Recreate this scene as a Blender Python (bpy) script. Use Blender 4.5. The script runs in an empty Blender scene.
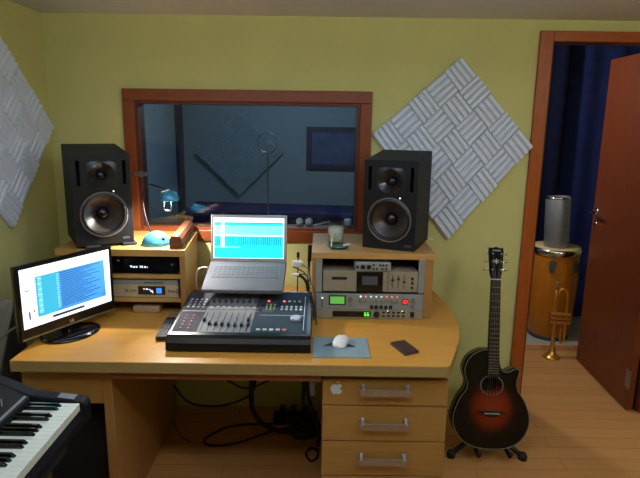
import bpy, bmesh, math, random
from mathutils import Vector, Matrix
random.seed(7)
PI = math.pi
SC = bpy.context.scene
COL = SC.collection

# ------------------------------------------------------------------ materials
def lin(c):
    return tuple(((v/12.92) if v <= .04045 else ((v+.055)/1.055)**2.4) for v in c)
def srgb(h):
    return lin(tuple(int(h[i:i+2], 16)/255 for i in (0, 2, 4)))
MATS = {}
def mat(name, h, rough=.5, metal=0., var=.06, scale=25., stretch=(1, 1, 1), bump=0., spec=.5, emis=0., eh=None):
    """Principled material whose colour is broken up by object-space noise."""
    if name in MATS: return MATS[name]
    m = bpy.data.materials.new(name); m.use_nodes = True
    nt = m.node_tree; b = nt.nodes['Principled BSDF']
    c = srgb(h)
    tc = nt.nodes.new('ShaderNodeTexCoord'); mp = nt.nodes.new('ShaderNodeMapping')
    mp.inputs['Scale'].default_value = stretch
    no = nt.nodes.new('ShaderNodeTexNoise'); no.inputs['Scale'].default_value = scale; no.inputs['Detail'].default_value = 4
    rp = nt.nodes.new('ShaderNodeValToRGB')
    rp.color_ramp.elements[0].position = .3; rp.color_ramp.elements[1].position = .7
    rp.color_ramp.elements[0].color = (*[max(0, v*(1-var)) for v in c], 1)
    rp.color_ramp.elements[1].color = (*[min(1, v*(1+var)) for v in c], 1)
    nt.links.new(tc.outputs['Object'], mp.inputs['Vector']); nt.links.new(mp.outputs['Vector'], no.inputs['Vector'])
    nt.links.new(no.outputs['Fac'], rp.inputs['Fac']); nt.links.new(rp.outputs['Color'], b.inputs['Base Color'])
    b.inputs['Roughness'].default_value = rough; b.inputs['Metallic'].default_value = metal
    b.inputs['Specular IOR Level'].default_value = spec
    if bump:
        bp = nt.nodes.new('ShaderNodeBump'); bp.inputs['Strength'].default_value = bump; bp.inputs['Distance'].default_value = .002
        nt.links.new(no.outputs['Fac'], bp.inputs['Height']); nt.links.new(bp.outputs['Normal'], b.inputs['Normal'])
    if emis:
        b.inputs['Emission Color'].default_value = (*srgb(eh or h), 1); b.inputs['Emission Strength'].default_value = emis
    MATS[name] = m
    return m
def wood(name, h, axis='x', var=.12, rough=.45, scale=9.):
    st = {'x': (1, 9, 9), 'y': (9, 1, 9), 'z': (9, 9, 1)}[axis]
    return mat(name, h, rough, 0, var, scale, st, bump=.05, spec=.35)
def glassy(name, tint, refl=.12, rough=.02):
    m = bpy.data.materials.new(name); m.use_nodes = True; nt = m.node_tree
    nt.nodes.remove(nt.nodes['Principled BSDF'])
    out = nt.nodes['Material Output']
    tr = nt.nodes.new('ShaderNodeBsdfTransparent'); tr.inputs['Color'].default_value = (*tint, 1)
    gl = nt.nodes.new('ShaderNodeBsdfGlossy'); gl.inputs['Roughness'].default_value = rough
    mx = nt.nodes.new('ShaderNodeMixShader')
    lw = nt.nodes.new('ShaderNodeLayerWeight'); lw.inputs['Blend'].default_value = .5
    fr = nt.nodes.new('ShaderNodeMath'); fr.operation = 'POWER'; fr.inputs[1].default_value = 4.5
    nt.links.new(lw.outputs['Facing'], fr.inputs[0])
    ad = nt.nodes.new('ShaderNodeMath'); ad.operation = 'ADD'; ad.inputs[1].default_value = refl
    nt.links.new(fr.outputs[0], ad.inputs[0]); nt.links.new(ad.outputs[0], mx.inputs['Fac'])
    nt.links.new(tr.outputs[0], mx.inputs[1]); nt.links.new(gl.outputs[0], mx.inputs[2])
    nt.links.new(mx.outputs[0], out.inputs['Surface'])
    MATS[name] = m
    return m
def planks(name, c1, c2, c3):
    m = bpy.data.materials.new(name); m.use_nodes = True; nt = m.node_tree; b = nt.nodes['Principled BSDF']
    tc = nt.nodes.new('ShaderNodeTexCoord')
    br = nt.nodes.new('ShaderNodeTexBrick'); br.offset = .37
    br.inputs['Scale'].default_value = 1.; br.inputs['Brick Width'].default_value = 1.2; br.inputs['Row Height'].default_value = .095
    br.inputs['Mortar Size'].default_value = .0016; br.inputs['Bias'].default_value = 0
    br.inputs['Color1'].default_value = (*srgb(c1), 1); br.inputs['Color2'].default_value = (*srgb(c2), 1); br.inputs['Mortar'].default_value = (*srgb(c3), 1)
    mp = nt.nodes.new('ShaderNodeMapping'); mp.inputs['Scale'].default_value = (2, 30, 1)
    no = nt.nodes.new('ShaderNodeTexNoise'); no.inputs['Scale'].default_value = 2.5; no.inputs['Detail'].default_value = 5
    mx = nt.nodes.new('ShaderNodeMix'); mx.data_type = 'RGBA'; mx.blend_type = 'MULTIPLY'; mx.inputs['Factor'].default_value = .5
    rp = nt.nodes.new('ShaderNodeValToRGB'); rp.color_ramp.elements[0].color = (.55, .5, .45, 1); rp.color_ramp.elements[1].color = (1.1, 1.1, 1.1, 1)
    nt.links.new(tc.outputs['Object'], br.inputs['Vector']); nt.links.new(tc.outputs['Object'], mp.inputs['Vector'])
    nt.links.new(mp.outputs['Vector'], no.inputs['Vector']); nt.links.new(no.outputs['Fac'], rp.inputs['Fac'])
    nt.links.new(br.outputs['Color'], mx.inputs['A']); nt.links.new(rp.outputs['Color'], mx.inputs['B'])
    nt.links.new(mx.outputs['Result'], b.inputs['Base Color']); b.inputs['Roughness'].default_value = .42
    b.inputs['Specular IOR Level'].default_value = .35
    MATS[name] = m
    return m

M_wall = mat('wall_paint', 'c6c480', .85, var=.03, scale=6, bump=.05, spec=.2)
M_ceil = mat('ceiling_paint', 'd4d6e0', .9, var=.02, scale=5, spec=.2)
M_booth = mat('booth_paint', '8d98a2', .9, var=.03, scale=4, spec=.2)
M_floor = planks('floor_planks', 'd29c60', 'c68f54', '8f6438')
M_frame = wood('frame_wood', 'a0501c', 'z', .12, .4)
M_frameh = wood('frame_wood_horizontal', 'a0501c', 'x', .12, .4)
M_wcas = wood('window_wood', '80401c', 'z', .12, .4)
M_wcash = wood('window_wood_horizontal', '80401c', 'x', .12, .4)
M_door = wood('door_wood', '6c331a', 'z', .12, .35)
M_desk = wood('beech_top', 'bd8838', 'x', .07, .4, 7)
M_deskf = wood('beech_edge', '8f794c', 'x', .06, .5, 7)
M_beech = wood('beech_panel', '97723c', 'x', .07, .45, 7)
M_beechz = wood('beech_upright', '986f3e', 'z', .07, .45, 7)
M_shelf = wood('beech_shelf', 'b0874a', 'x', .06, .45, 7)
M_tray = wood('tray_wood', '7c4a30', 'x', .1, .5)
M_dark = mat('hollow_shade', '12110f', .9, var=.2)  # black standing in for shade inside shelf units and guitar
M_black = mat('black_plastic', '141519', .4, var=.1)
M_blackm = mat('black_matte', '0f0f11', .8, var=.15)
M_gloss = mat('gloss_black', '0b0b0e', .12, var=.1)
M_vinyl = mat('speaker_vinyl', '191c20', .6, var=.15, scale=60, bump=.1, spec=.3)
M_baffle = mat('speaker_baffle', '0f1116', .5, var=.1, spec=.3)
M_cone = mat('woofer_cone', '332925', .34, var=.1)
M_rubber = mat('rubber_surround', '121214', .35, var=.1)
M_flange = mat('flange_black', '171a21', .3, var=.05)
M_wave = mat('waveguide_black', '2c2829', .22, .3, var=.05)
M_ring = mat('trim_ring', '6d6866', .35, .3, var=.05)
M_dome = mat('tweeter_dome', '18181c', .15, .2, var=.05)
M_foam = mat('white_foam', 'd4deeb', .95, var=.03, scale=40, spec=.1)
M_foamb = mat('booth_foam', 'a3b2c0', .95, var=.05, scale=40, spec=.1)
M_alu = mat('aluminium', 'a9abb2', .35, .75, var=.04)
M_lap = mat('laptop_silver', '63646c', .55, .25, var=.03)
M_steel = mat('brushed_steel', '8f8c88', .38, .8, var=.06, stretch=(1, 20, 20))
M_chrome = mat('chrome', 'd2d2d4', .12, 1., var=.02)
M_grey = mat('rack_grey', '858a88', .5, .2, var=.04)
M_greyd = mat('dark_grey', '45484c', .55, .1, var=.05)
M_beige = mat('deck_beige', '8d8570', .5, .15, var=.04)
M_silver = mat('tuner_silver', 'b9ab90', .4, .3, var=.04)
M_white = mat('white_plastic', 'd9d9d4', .4, var=.02)
M_keys = mat('piano_white', 'c9d2c9', .3, var=.02)
M_padblue = mat('mat_blue', '788f94', .7, var=.06)
M_padtri = mat('mat_triangle', '29333a', .7, var=.05)
M_wallet = mat('brown_leather', '3a2522', .55, var=.15, scale=60, bump=.2)
M_blue = mat('lamp_blue', '4a9ac6', .25, .25, var=.04)
M_box = wood('box_wood', '6b3f2a', 'y', .2, .45, 14)
M_navy = mat('navy_cloth', '262f66', .95, var=.15, scale=12, spec=.1)
M_navyd = mat('navy_shaded_cloth', '10152c', .95, var=.2, scale=12, spec=.1)  # navy with shade put into its colour
M_covers = mat('navy_cover', '242b58', .8, var=.15, scale=8, spec=.2)
M_conga = wood('conga_wood', 'b8701f', 'z', .14, .3, 9)
M_skin = mat('drum_skin', 'cbb487', .7, var=.08)
M_tin = mat('tin_metal', '8c919c', .42, .6, var=.08, scale=30)
M_brass = mat('brass', 'e0aa55', .32, .85, var=.05)
M_plat = mat('platform_grey', 'a9a7a0', .7, var=.05)
M_cable = mat('cable_black', '0c0c0d', .5, var=.1)
M_cableg = mat('cable_grey', '6c6658', .5, var=.1)
M_case = mat('grey_fabric', '42423e', .9, var=.12, scale=70, bump=.2)
M_synth = mat('synth_body', '0e1219', .7, var=.08, spec=.2)
M_synthg = mat('synth_grey', '6c6f72', .5, var=.05)
M_mixbody = mat('mixer_black', '090a0d', .3, var=.1, spec=.35)
M_mixg = mat('mixer_grey', '787a7e', .7, .05, var=.04)
M_mixp = mat('mixer_plum', '3a3743', .85, .1, var=.05)
M_mixb = mat('mixer_blue', '1d3442', .8, .1, var=.05)
M_neck = wood('fretboard_wood', '1d130e', 'z', .2, .5)
M_bind = mat('binding', '6f6a5c', .4, var=.03)
M_print = mat('silver_print', 'c6c8cc', .4, .2, var=.02)
M_sticker = mat('sticker_blue_white', 'b6c6d2', .5, var=.02)
M_pic = mat('dim_print', '46537f', .6, var=.35, scale=9)
M_picf = mat('picture_frame', '20264a', .5, var=.1)
M_dial = mat('beige_device', 'a08468', .5, var=.05)
def glow(name, h, s): return mat(name, h, .5, var=.0, emis=s, eh=h)
G_white = glow('glow_white', 'e9f1fb', .95)
G_cyan = glow('glow_cyan', '12d6e6', .95)
G_cyanl = glow('glow_cyan_light', '7deef2', .95)
G_cyand = glow('glow_cyan_dark', '0794a8', .8)
G_teal = glow('glow_teal', '35a9cd', .85)
G_tealb = glow('glow_blue', '3f8ede', .85)
G_ink = glow('glow_ink', '14384f', .3)
G_green = glow('glow_green', '63b04a', .55)
G_red = glow('glow_red', 'ff2a20', 1.2)
G_redd = glow('glow_red_pale', 'ff7a70', 1.2)
G_mint = glow('glow_mint', 'bdf5df', 1.2)
G_lcd = glow('glow_lcd', '3a7fe0', 1.0)
G_text = glow('glow_text', 'dfe8ff', .9)
G_bulb = glow('glow_bulb', 'fff4e0', 9.)
G_led = glow('glow_led', 'e8f4e0', 2.)
G_orange = glow('glow_orange', 'b06a50', .15)
M_glass = glassy('window_glass', (.74, .82, .86), .03)
M_tumbler = glassy('tumbler_glass', (.94, .98, .98), .02)
M_bluegl = glassy('blue_glass', (.3, .78, .95), .1)
M_milk = mat('pale_wax', 'dcdccb', .6, var=.03)

def burst():
    m = bpy.data.materials.new('sunburst'); m.use_nodes = True; nt = m.node_tree; b = nt.nodes['Principled BSDF']
    tc = nt.nodes.new('ShaderNodeTexCoord'); mp = nt.nodes.new('ShaderNodeMapping')
    mp.inputs['Location'].default_value = (0, 0, -1.02); mp.inputs['Scale'].default_value = (5.6, 0, 5.2)
    ln = nt.nodes.new('ShaderNodeVectorMath'); ln.operation = 'LENGTH'
    rp = nt.nodes.new('ShaderNodeValToRGB'); e = rp.color_ramp.elements
    e[0].position = .12; e[0].color = (*srgb('8a3310'), 1); e[1].position = .84; e[1].color = (*srgb('0c0706'), 1)
    k = rp.color_ramp.elements.new(.42); k.color = (*srgb('6a200c'), 1)
    k = rp.color_ramp.elements.new(.64); k.color = (*srgb('200a06'), 1)
    nt.links.new(tc.outputs['Object'], mp.inputs['Vector']); nt.links.new(mp.outputs['Vector'], ln.inputs[0])
    nt.links.new(ln.outputs['Value'], rp.inputs['Fac']); nt.links.new(rp.outputs['Color'], b.inputs['Base Color'])
    b.inputs['Roughness'].default_value = .3; b.inputs['Specular IOR Level'].default_value = .25
    return m
M_burst = burst()

# ------------------------------------------------------------------ mesh builder
class MB:
    def __init__(s): s.v = []; s.f = []; s.mi = []; s.sm = []; s.mats = []
    def _m(s, m):
        if m not in s.mats: s.mats.append(m)
        return s.mats.index(m)
    def add(s, vs, fs, m, smooth=False, T=None):
        o = len(s.v); k = s._m(m)
        for p in vs:
            p = Vector(p)
            s.v.append(tuple(T @ p) if T is not None else tuple(p))
        for f in fs: s.f.append(tuple(i+o for i in f)); s.mi.append(k); s.sm.append(smooth)
        return s
    def box(s, a, b, m, T=None):
        x0, y0, z0 = a; x1, y1, z1 = b
        vs = [(x0,y0,z0),(x1,y0,z0),(x1,y1,z0),(x0,y1,z0),(x0,y0,z1),(x1,y0,z1),(x1,y1,z1),(x0,y1,z1)]
        return s.add(vs, [(0,3,2,1),(4,5,6,7),(0,1,5,4),(1,2,6,5),(2,3,7,6),(3,0,4,7)], m, False, T)
    def quad(s, pts, m): return s.add(pts, [(0,1,2,3)], m)
    def prism(s, pts, d, m, smooth=False, T=None):
        """pts: 3D loop; d: extrusion vector."""
        n = len(pts); d = Vector(d)
        vs = [Vector(p) for p in pts] + [Vector(p)+d for p in pts]
        fs = [tuple(range(n-1, -1, -1)), tuple(range(n, 2*n))]
        s.add(vs, fs, m, False, T)
        o = len(s.v)-2*n; k = s._m(m)
        for i in range(n):
            j = (i+1) % n
            s.f.append((o+i, o+j, o+n+j, o+n+i)); s.mi.append(k); s.sm.append(smooth)
        return s
    def lathe(s, prof, m, c=(0,0,0), axis=(0,0,1), n=28, smooth=True, T=None, arc=2*PI):
        """prof: list of (r, h) along axis from c."""
        ax = Vector(axis).normalized(); q = ax.to_track_quat('Z', 'Y').to_matrix(); c = Vector(c)
        vs = []; full = abs(arc-2*PI) < 1e-6; cols = n if full else n+1
        for r, h in prof:
            for i in range(cols):
                a = arc*i/n; vs.append(c + q @ Vector((max(r,1e-5)*math.cos(a), max(r,1e-5)*math.sin(a), h)))
        fs = []
        for k in range(len(prof)-1):
            for i in range(n):
                j = (i+1) % cols
                fs.append((k*cols+i, k*cols+j, (k+1)*cols+j, (k+1)*cols+i))
        return s.add(vs, fs, m, smooth, T)
    def cyl(s, a, b, r, m, r2=None, n=20, T=None):
        a = Vector(a); b = Vector(b); L = (b-a).length; r2 = r if r2 is None else r2
        s.lathe([(r,0),(r2,L)], m, a, b-a, n, True, T)
        s.lathe([(0,0),(r,0)], m, a, b-a, n, False, T); s.lathe([(r2,L),(0,L)], m, a, b-a, n, False, T)
        return s
    def tube(s, pts, r, m, n=8, T=None, smooth_path=0, caps=True):
        P = [Vector(p) for p in pts]
        if smooth_path: P = catmull(P, smooth_path)
        R = r if isinstance(r, (list, tuple)) else None
        vs = []; up = Vector((0,0,1)); prevn = None
        for i, p in enumerate(P):
            t = (P[min(i+1, len(P)-1)]-P[max(i-1, 0)]).normalized()
            if prevn is None:
                ref = up if abs(t.dot(up)) < .95 else Vector((1,0,0)); nn = t.cross(ref).normalized()
            else:
                nn = prevn - t*prevn.dot(t)
                nn = nn.normalized() if nn.length > 1e-6 else t.orthogonal().normalized()
            prevn = nn; bb = t.cross(nn)
            rr = R[min(len(R)-1, int(round(i*(len(R)-1)/max(1,len(P)-1))))] if R else r
            for k in range(n):
                a = 2*PI*k/n; vs.append(p + nn*(rr*math.cos(a)) + bb*(rr*math.sin(a)))
        fs = []
        for i in range(len(P)-1):
            for k in range(n):
                j = (k+1) % n; fs.append((i*n+k, i*n+j, (i+1)*n+j, (i+1)*n+k))
        s.add(vs, fs, m, True, T)
        if caps:
            o = len(s.v)-len(vs); k = s._m(m)
            s.f.append(tuple(range(o+n-1, o-1, -1))); s.mi.append(k); s.sm.append(False)
            e = o+len(vs)-n; s.f.append(tuple(range(e, e+n))); s.mi.append(k); s.sm.append(False)
        return s
    def build(s, name, parent=None, bevel=0., seg=2, shift=None):
        me = bpy.data.meshes.new(name)
        vv = s.v if shift is None else [tuple(Vector(p)-Vector(shift)) for p in s.v]
        me.from_pydata(vv, [], s.f)
        for m in s.mats: me.materials.append(m)
        me.polygons.foreach_set('material_index', s.mi); me.polygons.foreach_set('use_smooth', s.sm)
        bm = bmesh.new(); bm.from_mesh(me); bmesh.ops.recalc_face_normals(bm, faces=bm.faces); bm.to_mesh(me); bm.free()
        me.update()
        o = bpy.data.objects.new(name, me); COL.objects.link(o)
        if shift is not None: o.location = shift
        if parent is not None: o.parent = parent
        if bevel:
            b = o.modifiers.new('bevel', 'BEVEL'); b.width = bevel; b.segments = seg; b.limit_method = 'ANGLE'; b.angle_limit = math.radians(40)
        return o
def catmull(P, k, closed=False):
    P = [Vector(p) for p in P]; out = []; n = len(P)
    for i in range(n if closed else n-1):
        if closed: p0, p1, p2, p3 = P[(i-1) % n], P[i], P[(i+1) % n], P[(i+2) % n]
        else: p0, p1, p2, p3 = P[max(i-1,0)], P[i], P[i+1], P[min(i+2,n-1)]
        for j in range(k):
            t = j/k
            out.append(.5*((2*p1)+(p2-p0)*t+(2*p0-5*p1+4*p2-p3)*t*t+(3*p1-p0-3*p2+p3)*t**3))
    if not closed: out.append(P[-1])
    return out
def boolcut(o, cutters):
    dg0 = []
    for c in cutters:
        c.parent = o.parent
        b_ = bmesh.new(); b_.from_mesh(c.data); bmesh.ops.remove_doubles(b_, verts=b_.verts, dist=.00005); bmesh.ops.recalc_face_normals(b_, faces=b_.faces); b_.to_mesh(c.data); b_.free()
        m = o.modifiers.new('cut', 'BOOLEAN'); m.operation = 'DIFFERENCE'; m.object = c; m.solver = 'EXACT'; dg0.append(c)
    bpy.context.view_layer.update()
    me = bpy.data.meshes.new_from_object(o.evaluated_get(bpy.context.evaluated_depsgraph_get()))
    o.modifiers.clear(); o.data = me
    for c in cutters: bpy.data.objects.remove(c, do_unlink=True)
    return o
def text_mesh(name, body, size, m, parent, M4, depth=.0004):
    cu = bpy.data.curves.new(name, 'FONT'); cu.body = body; cu.size = size; cu.extrude = depth; cu.align_x = 'CENTER'; cu.align_y = 'CENTER'
    t = bpy.data.objects.new(name+'_tmp', cu); COL.objects.link(t)
    bpy.context.view_layer.update()
    me = bpy.data.meshes.new_from_object(t.evaluated_get(bpy.context.evaluated_depsgraph_get()))
    bpy.data.objects.remove(t, do_unlink=True)
    me.materials.clear(); me.materials.append(m); me.transform(M4)
    o = bpy.data.objects.new(name, me); COL.objects.link(o); o.parent = parent
    return o

def tag(o, label, cat, group=None, kind=None):
    o['label'] = label; o['category'] = cat
    if group: o['group'] = group
    if kind: o['kind'] = kind
    return o
def struct(o, label=None):
    o['kind'] = 'structure'
    if label: o['label'] = label
    return o
def thing(name, label, cat, loc=(0,0,0), rot=(0,0,0), group=None):
    o = bpy.data.objects.new(name, None); COL.objects.link(o); o.empty_display_size = .05
    o.location = loc; o.rotation_euler = rot
    return tag(o, label, cat, group)
def dup(root, loc, rot, label):
    r = root.copy(); COL.objects.link(r); r.location = loc; r.rotation_euler = rot; r['label'] = label
    for ch in list(root.children):
        c = ch.copy(); COL.objects.link(c); c.parent = r
        for g in list(ch.children):
            d = g.copy(); COL.objects.link(d); d.parent = c
    return r

# ------------------------------------------------------------------ setting
WY = 2.94; WT = .10; CZ = 2.13; LX = -1.41; RX = 2.60; BY = -1.0
struct(MB().box((-2.6, BY-.1, -.1), (RX+.1, 5.7, 0), M_floor).build('floor'))
AZ = 2.45
struct(MB().box((-2.6, BY-.1, CZ), (RX+.1, 2.94, CZ+.1), M_ceil).build('ceiling'))
struct(MB().box((-1.5, 3.04, CZ), (.55, 5.6, CZ+.1), M_booth).build('ceiling_booth'))
struct(MB().box((.55, 3.04, AZ), (RX+.1, 4.65, AZ+.1), M_navyd).build('ceiling_alcove'))
WX0, WX1, WZ0, WZ1 = -.968, .203, 1.035, 1.715      # window opening in the wall
DX0, DX1, DZ = 1.15, 1.855, 2.03                   # doorway
wb = MB()
for a, b in (((LX,0),(WX0,CZ)), ((WX0,0),(WX1,WZ0)), ((WX0,WZ1),(WX1,CZ)), ((WX1,0),(DX0,AZ)), ((DX0,DZ),(DX1,AZ)), ((DX1,0),(RX,AZ))):
    wb.box((a[0], WY, a[1]), (b[0], WY+WT, b[1]), M_wall)
struct(wb.build('wall_back'))
struct(MB().box((LX-.1, BY, 0), (LX, WY+WT, CZ), M_wall).build('wall_left'))
struct(MB().box((RX, BY, 0), (RX+.1, 4.65, AZ), M_wall).build('wall_right'))
struct(MB().box((LX-.1, BY-.1, 0), (RX+.1, BY, CZ), M_wall).build('wall_rear'))
struct(MB().box((-1.5, 5.5, 0), (.6, 5.6, CZ), M_booth).build('wall_booth_back'))
struct(MB().box((-1.5, WY+WT, 0), (LX, 5.5, CZ), M_booth).build('wall_booth_left'))
struct(MB().box((.55, WY+WT, 0), (.60, 5.5, AZ), M_booth).build('wall_partition'))
struct(MB().box((.60, 4.55, 0), (RX, 4.65, AZ), mat('alcove_paint', '1a2140', .9, var=.1)).build('wall_alcove_back'))

# window
w = thing('window_1', 'reddish brown wooden control room window with single wide pane', 'window', (-.38, WY, WZ0))
del w['category']; w['kind'] = 'structure'
sh = (-.38, WY, WZ0)
def wbuild(mb, name, bevel=0.):
    o = mb.build(name, None, bevel, 2, sh); o.parent = w; o.location = (0, 0, 0); return o
CW = .055
f = MB()
f.box((WX0-CW, WY-.022, WZ1-.005), (WX1+CW, WY, WZ1+CW), M_wcash)
f.box((WX0-CW, WY-.022, WZ0-CW), (WX1+CW, WY, WZ0+.005), M_wcash)
f.box((WX0-CW, WY-.022, WZ0+.005), (WX0+.005, WY, WZ1-.005), M_wcas)
f.box((WX1-.005, WY-.022, WZ0+.005), (WX1+CW, WY, WZ1-.005), M_wcas)
wbuild(f, 'casing', .004)
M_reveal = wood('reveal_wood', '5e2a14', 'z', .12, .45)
f = MB(); t = .02
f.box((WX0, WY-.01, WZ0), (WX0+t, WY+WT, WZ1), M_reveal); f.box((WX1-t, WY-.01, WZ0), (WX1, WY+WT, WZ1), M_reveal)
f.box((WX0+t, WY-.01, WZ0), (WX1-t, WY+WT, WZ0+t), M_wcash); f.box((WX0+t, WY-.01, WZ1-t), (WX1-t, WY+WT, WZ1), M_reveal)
wbuild(f, 'window_frame')
f = MB().box((WX0+t, WY+.030, WZ0+t), (WX1-t, WY+.034, WZ1-t), M_glass)
g = wbuild(f, 'pane')
f = MB().box((WX0-.012, WY-.030, 1.325), (WX0+.055, WY-.022, 1.345), M_steel).box((WX0+.02, WY-.036, 1.318), (WX0+.034, WY-.022, 1.352), M_steel)
wbuild(f, 'latch', .002)

# door casing, reveal and leaf
f = MB(); c = .062
f.box((DX0-c, WY-.02, 0), (DX0+.004, WY, DZ+.046), M_frame); f.box((DX1-.004, WY-.02, 0), (DX1+c, WY, DZ+.046), M_frame)
f.box((DX0+.004, WY-.02, DZ-.004), (DX1-.004, WY, DZ+.046), M_frameh)
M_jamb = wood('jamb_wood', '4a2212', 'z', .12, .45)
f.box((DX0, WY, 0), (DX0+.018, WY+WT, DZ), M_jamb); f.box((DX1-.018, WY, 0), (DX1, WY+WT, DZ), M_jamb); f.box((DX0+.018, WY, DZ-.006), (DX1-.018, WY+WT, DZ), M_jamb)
struct(f.build('trim_1', None, .003))
dr = thing('door_1', 'reddish brown wooden door standing open into the dark room', 'door', (1.805, 2.95, .006), (0, 0, math.radians(-2.5)))
del dr['category']; dr['kind'] = 'structure'
MB().box((-.02, 0, 0), (.02, .705, 2.016), M_door).build('door_panel', dr, .002)
h = MB(); h.lathe([(0,0),(.024,0),(.024,.008),(0,.008)], M_chrome, (-.02, .645, 1.06), (-1,0,0), 20)
h.tube([(-.02,.645,1.06),(-.06,.645,1.06),(-.068,.635,1.06),(-.068,.53,1.058)], .009, M_chrome, 10, smooth_path=4)
h.lathe([(0,0),(.02,0),(.02,.006),(0,.006)], M_chrome, (-.02, .645, .975), (-1,0,0), 20)
h.box((-.032,.641,.962), (-.02,.649,.982), M_blackm)
h.build('handle', dr)
for z in (.19, 1.0, 1.8):
    hh = MB().box((-.028, -.012, z-.05), (-.02, .03, z+.05), M_steel); hh.cyl((-.028, -.008, z-.055), (-.028, -.008, z+.055), .007, M_steel, n=12)
    hh.build('hinge', dr)

# ------------------------------------------------------------------ desk
DZT = .74
outer = [(-1.14, 2.90), (-1.14, 1.905), (.475, 1.905)] + [tuple(p[:2]) for p in catmull([Vector((.492,1.92,0)),Vector((.545,2.06,0)),Vector((.59,2.19,0)),Vector((.622,2.34,0)),Vector((.634,2.52,0)),Vector((.626,2.73,0)),Vector((.604,2.90,0))], 4)]
desk = thing('studio_desk', 'wide beech studio desk with curved right end carrying the mixer and monitors', 'desk', (-.3, 2.4, 0))
def dpart(mb, name, bevel=0.):
    o = mb.build(name, None, bevel, 2, (-.3, 2.4, 0)); o.parent = desk; o.location = (0,0,0); return o
top = MB(); n = len(outer)
top.add([(x,y,DZT-.045) for x,y in outer]+[(x,y,DZT) for x,y in outer], [tuple(range(n,2*n))], M_desk)
o_ = len(top.v)-2*n; k_ = top._m(M_deskf)
top.f.append(tuple(range(n-1,-1,-1))); top.mi.append(k_); top.sm.append(False)
for i in range(n): top.f.append((i,(i+1)%n,n+(i+1)%n,n+i)); top.mi.append(k_); top.sm.append(False)
dpart(top, 'desktop', .003)
dpart(MB().box((-.82, 1.95, 0), (-.785, 2.84, DZT-.045), M_beechz), 'side_panel', .002)
dpart(MB().box((-1.13, 1.955, .545), (-.82, 1.98, DZT-.045), M_beech), 'apron', .002)
dpart(MB().box((-1.12, 2.62, 0), (-1.085, 2.86, DZT-.045), M_beechz), 'rear_leg', .002)
tr = MB().box((-.78, 1.925, .664), (.012, 2.36, .692), M_tray)
dpart(tr, 'sliding_tray', .002)
dpart(MB().box((-.03, 1.935, .60), (-.012, 2.2, .663), M_greyd), 'tray_runner')
dpart(MB().box((-.76, 1.965, .650), (-.742, 2.3, .663), M_greyd), 'tray_runner')

# drawer pedestal
ped = thing('drawer_pedestal', 'beech drawer pedestal with bar handles under right end of the desk', 'drawer unit', (.255, 2.2, 0))
def ppart(mb, name, par, bevel=0.):
    o = mb.build(name, None, bevel, 2, (.255, 2.2, 0)); o.parent = par; o.location = (0,0,0); return o
ppart(MB().box((.018, 1.962, 0), (.492, 2.62, .684), M_beechz), 'carcass', ped, .002)
M_bar = mat('handle_metal', '8f8172', .4, .5, var=.06)
for i, (z0, z1) in enumerate(((.562,.667), (.412,.557), (.262,.407), (.10,.257))):
    d = ppart(MB().box((.018, 1.94, z0), (.494, 1.961, z1), M_beech), 'drawer', ped, .0015)
    zc = z1-.042 if i == 0 else z1-.072
    h = MB(); h.prism([(.158,1.912,zc+.012),(.352,1.912,zc+.012),(.347,1.912,zc-.014),(.163,1.912,zc-.014)], (0,.008,0), M_bar)
    for x in (.172, .338): h.cyl((x,1.940,zc+.016),(x,1.912,zc+.006), .007, M_alu, n=10); h.lathe([(0,0),(.010,0),(.008,.006),(0,.006)], M_alu, (x,1.940,zc+.016), (0,-1,0), 12)
    h = ppart(h, 'handle', d)
    if i == 0:      # fruit shaped sticker with a bite
        cx, cz, s = .071, .632, .0195
        st = MB(); pts = []
        ctl = [(0,.62),(.38,.78),(.72,.66),(.92,.34),(.70,.22),(.58,-.02),(.66,-.32),(.95,-.52),(.80,-.90),(.50,-1.3),(.24,-1.28),(0,-1.2),(-.24,-1.28),(-.52,-1.3),(-.86,-.85),(-1.05,-.30),(-1.0,.28),(-.75,.64),(-.38,.78)]
        for p in catmull([Vector((x*1.12, 0, z*1.0)) for x, z in ctl], 4, True): pts.append((cx+p.x*s, 1.9392, cz+p.z*s))
        st.prism(pts, (0,.0006,0), M_sticker)
        leaf = [(.02,.95),(.08,1.35),(.42,1.62),(.40,1.2)]
        st.prism([(cx+x*s, 1.9392, cz+z*s) for x, z in leaf], (0,.0006,0), M_sticker)
        ppart(st, 'sticker', d)

# hutches
SZ = 1.045
hl = thing('desk_hutch', 'left beech shelf unit holding black receiver and silver tuner', 'shelf unit', (-.9, 2.62, DZT))
def hpart(par, off, mb, name, bevel=.0015):
    o = mb.build(name, None, bevel, 2, off); o.parent = par; o.location = (0,0,0); return o
oL = (-.9, 2.62, DZT)
hpart(hl, oL, MB().prism([(-1.19,2.42,SZ-.031),(-.605,2.42,SZ-.031),(-.643,2.85,SZ-.031),(-1.19,2.85,SZ-.031)], (0,0,.031), M_shelf), 'top_board')
hpart(hl, oL, MB().prism([(-.632,2.424,DZT+.001),(-.607,2.424,DZT+.001),(-.645,2.85,DZT+.001),(-.670,2.85,DZT+.001)], (0,0,SZ-.032-DZT), M_beechz), 'side_panel')
hpart(hl, oL, MB().box((-1.188, 2.424, DZT+.001), (-1.163, 2.85, SZ-.031), M_beechz), 'side_panel')
hpart(hl, oL, MB().prism([(-1.163,2.43,.908),(-.633,2.43,.908),(-.670,2.85,.908),(-1.163,2.85,.908)], (0,0,.018), M_shelf), 'shelf')
hpart(hl, oL, MB().prism([(-1.163,2.43,.796),(-.633,2.43,.796),(-.670,2.85,.796),(-1.163,2.85,.796)], (0,0,.018), M_shelf), 'shelf')
hpart(hl, oL, MB().box((-1.163, 2.83, DZT+.001), (-.672, 2.845, SZ-.031), M_dark), 'back_panel', 0)  # black back stands in for the unlit shelf interior
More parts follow.
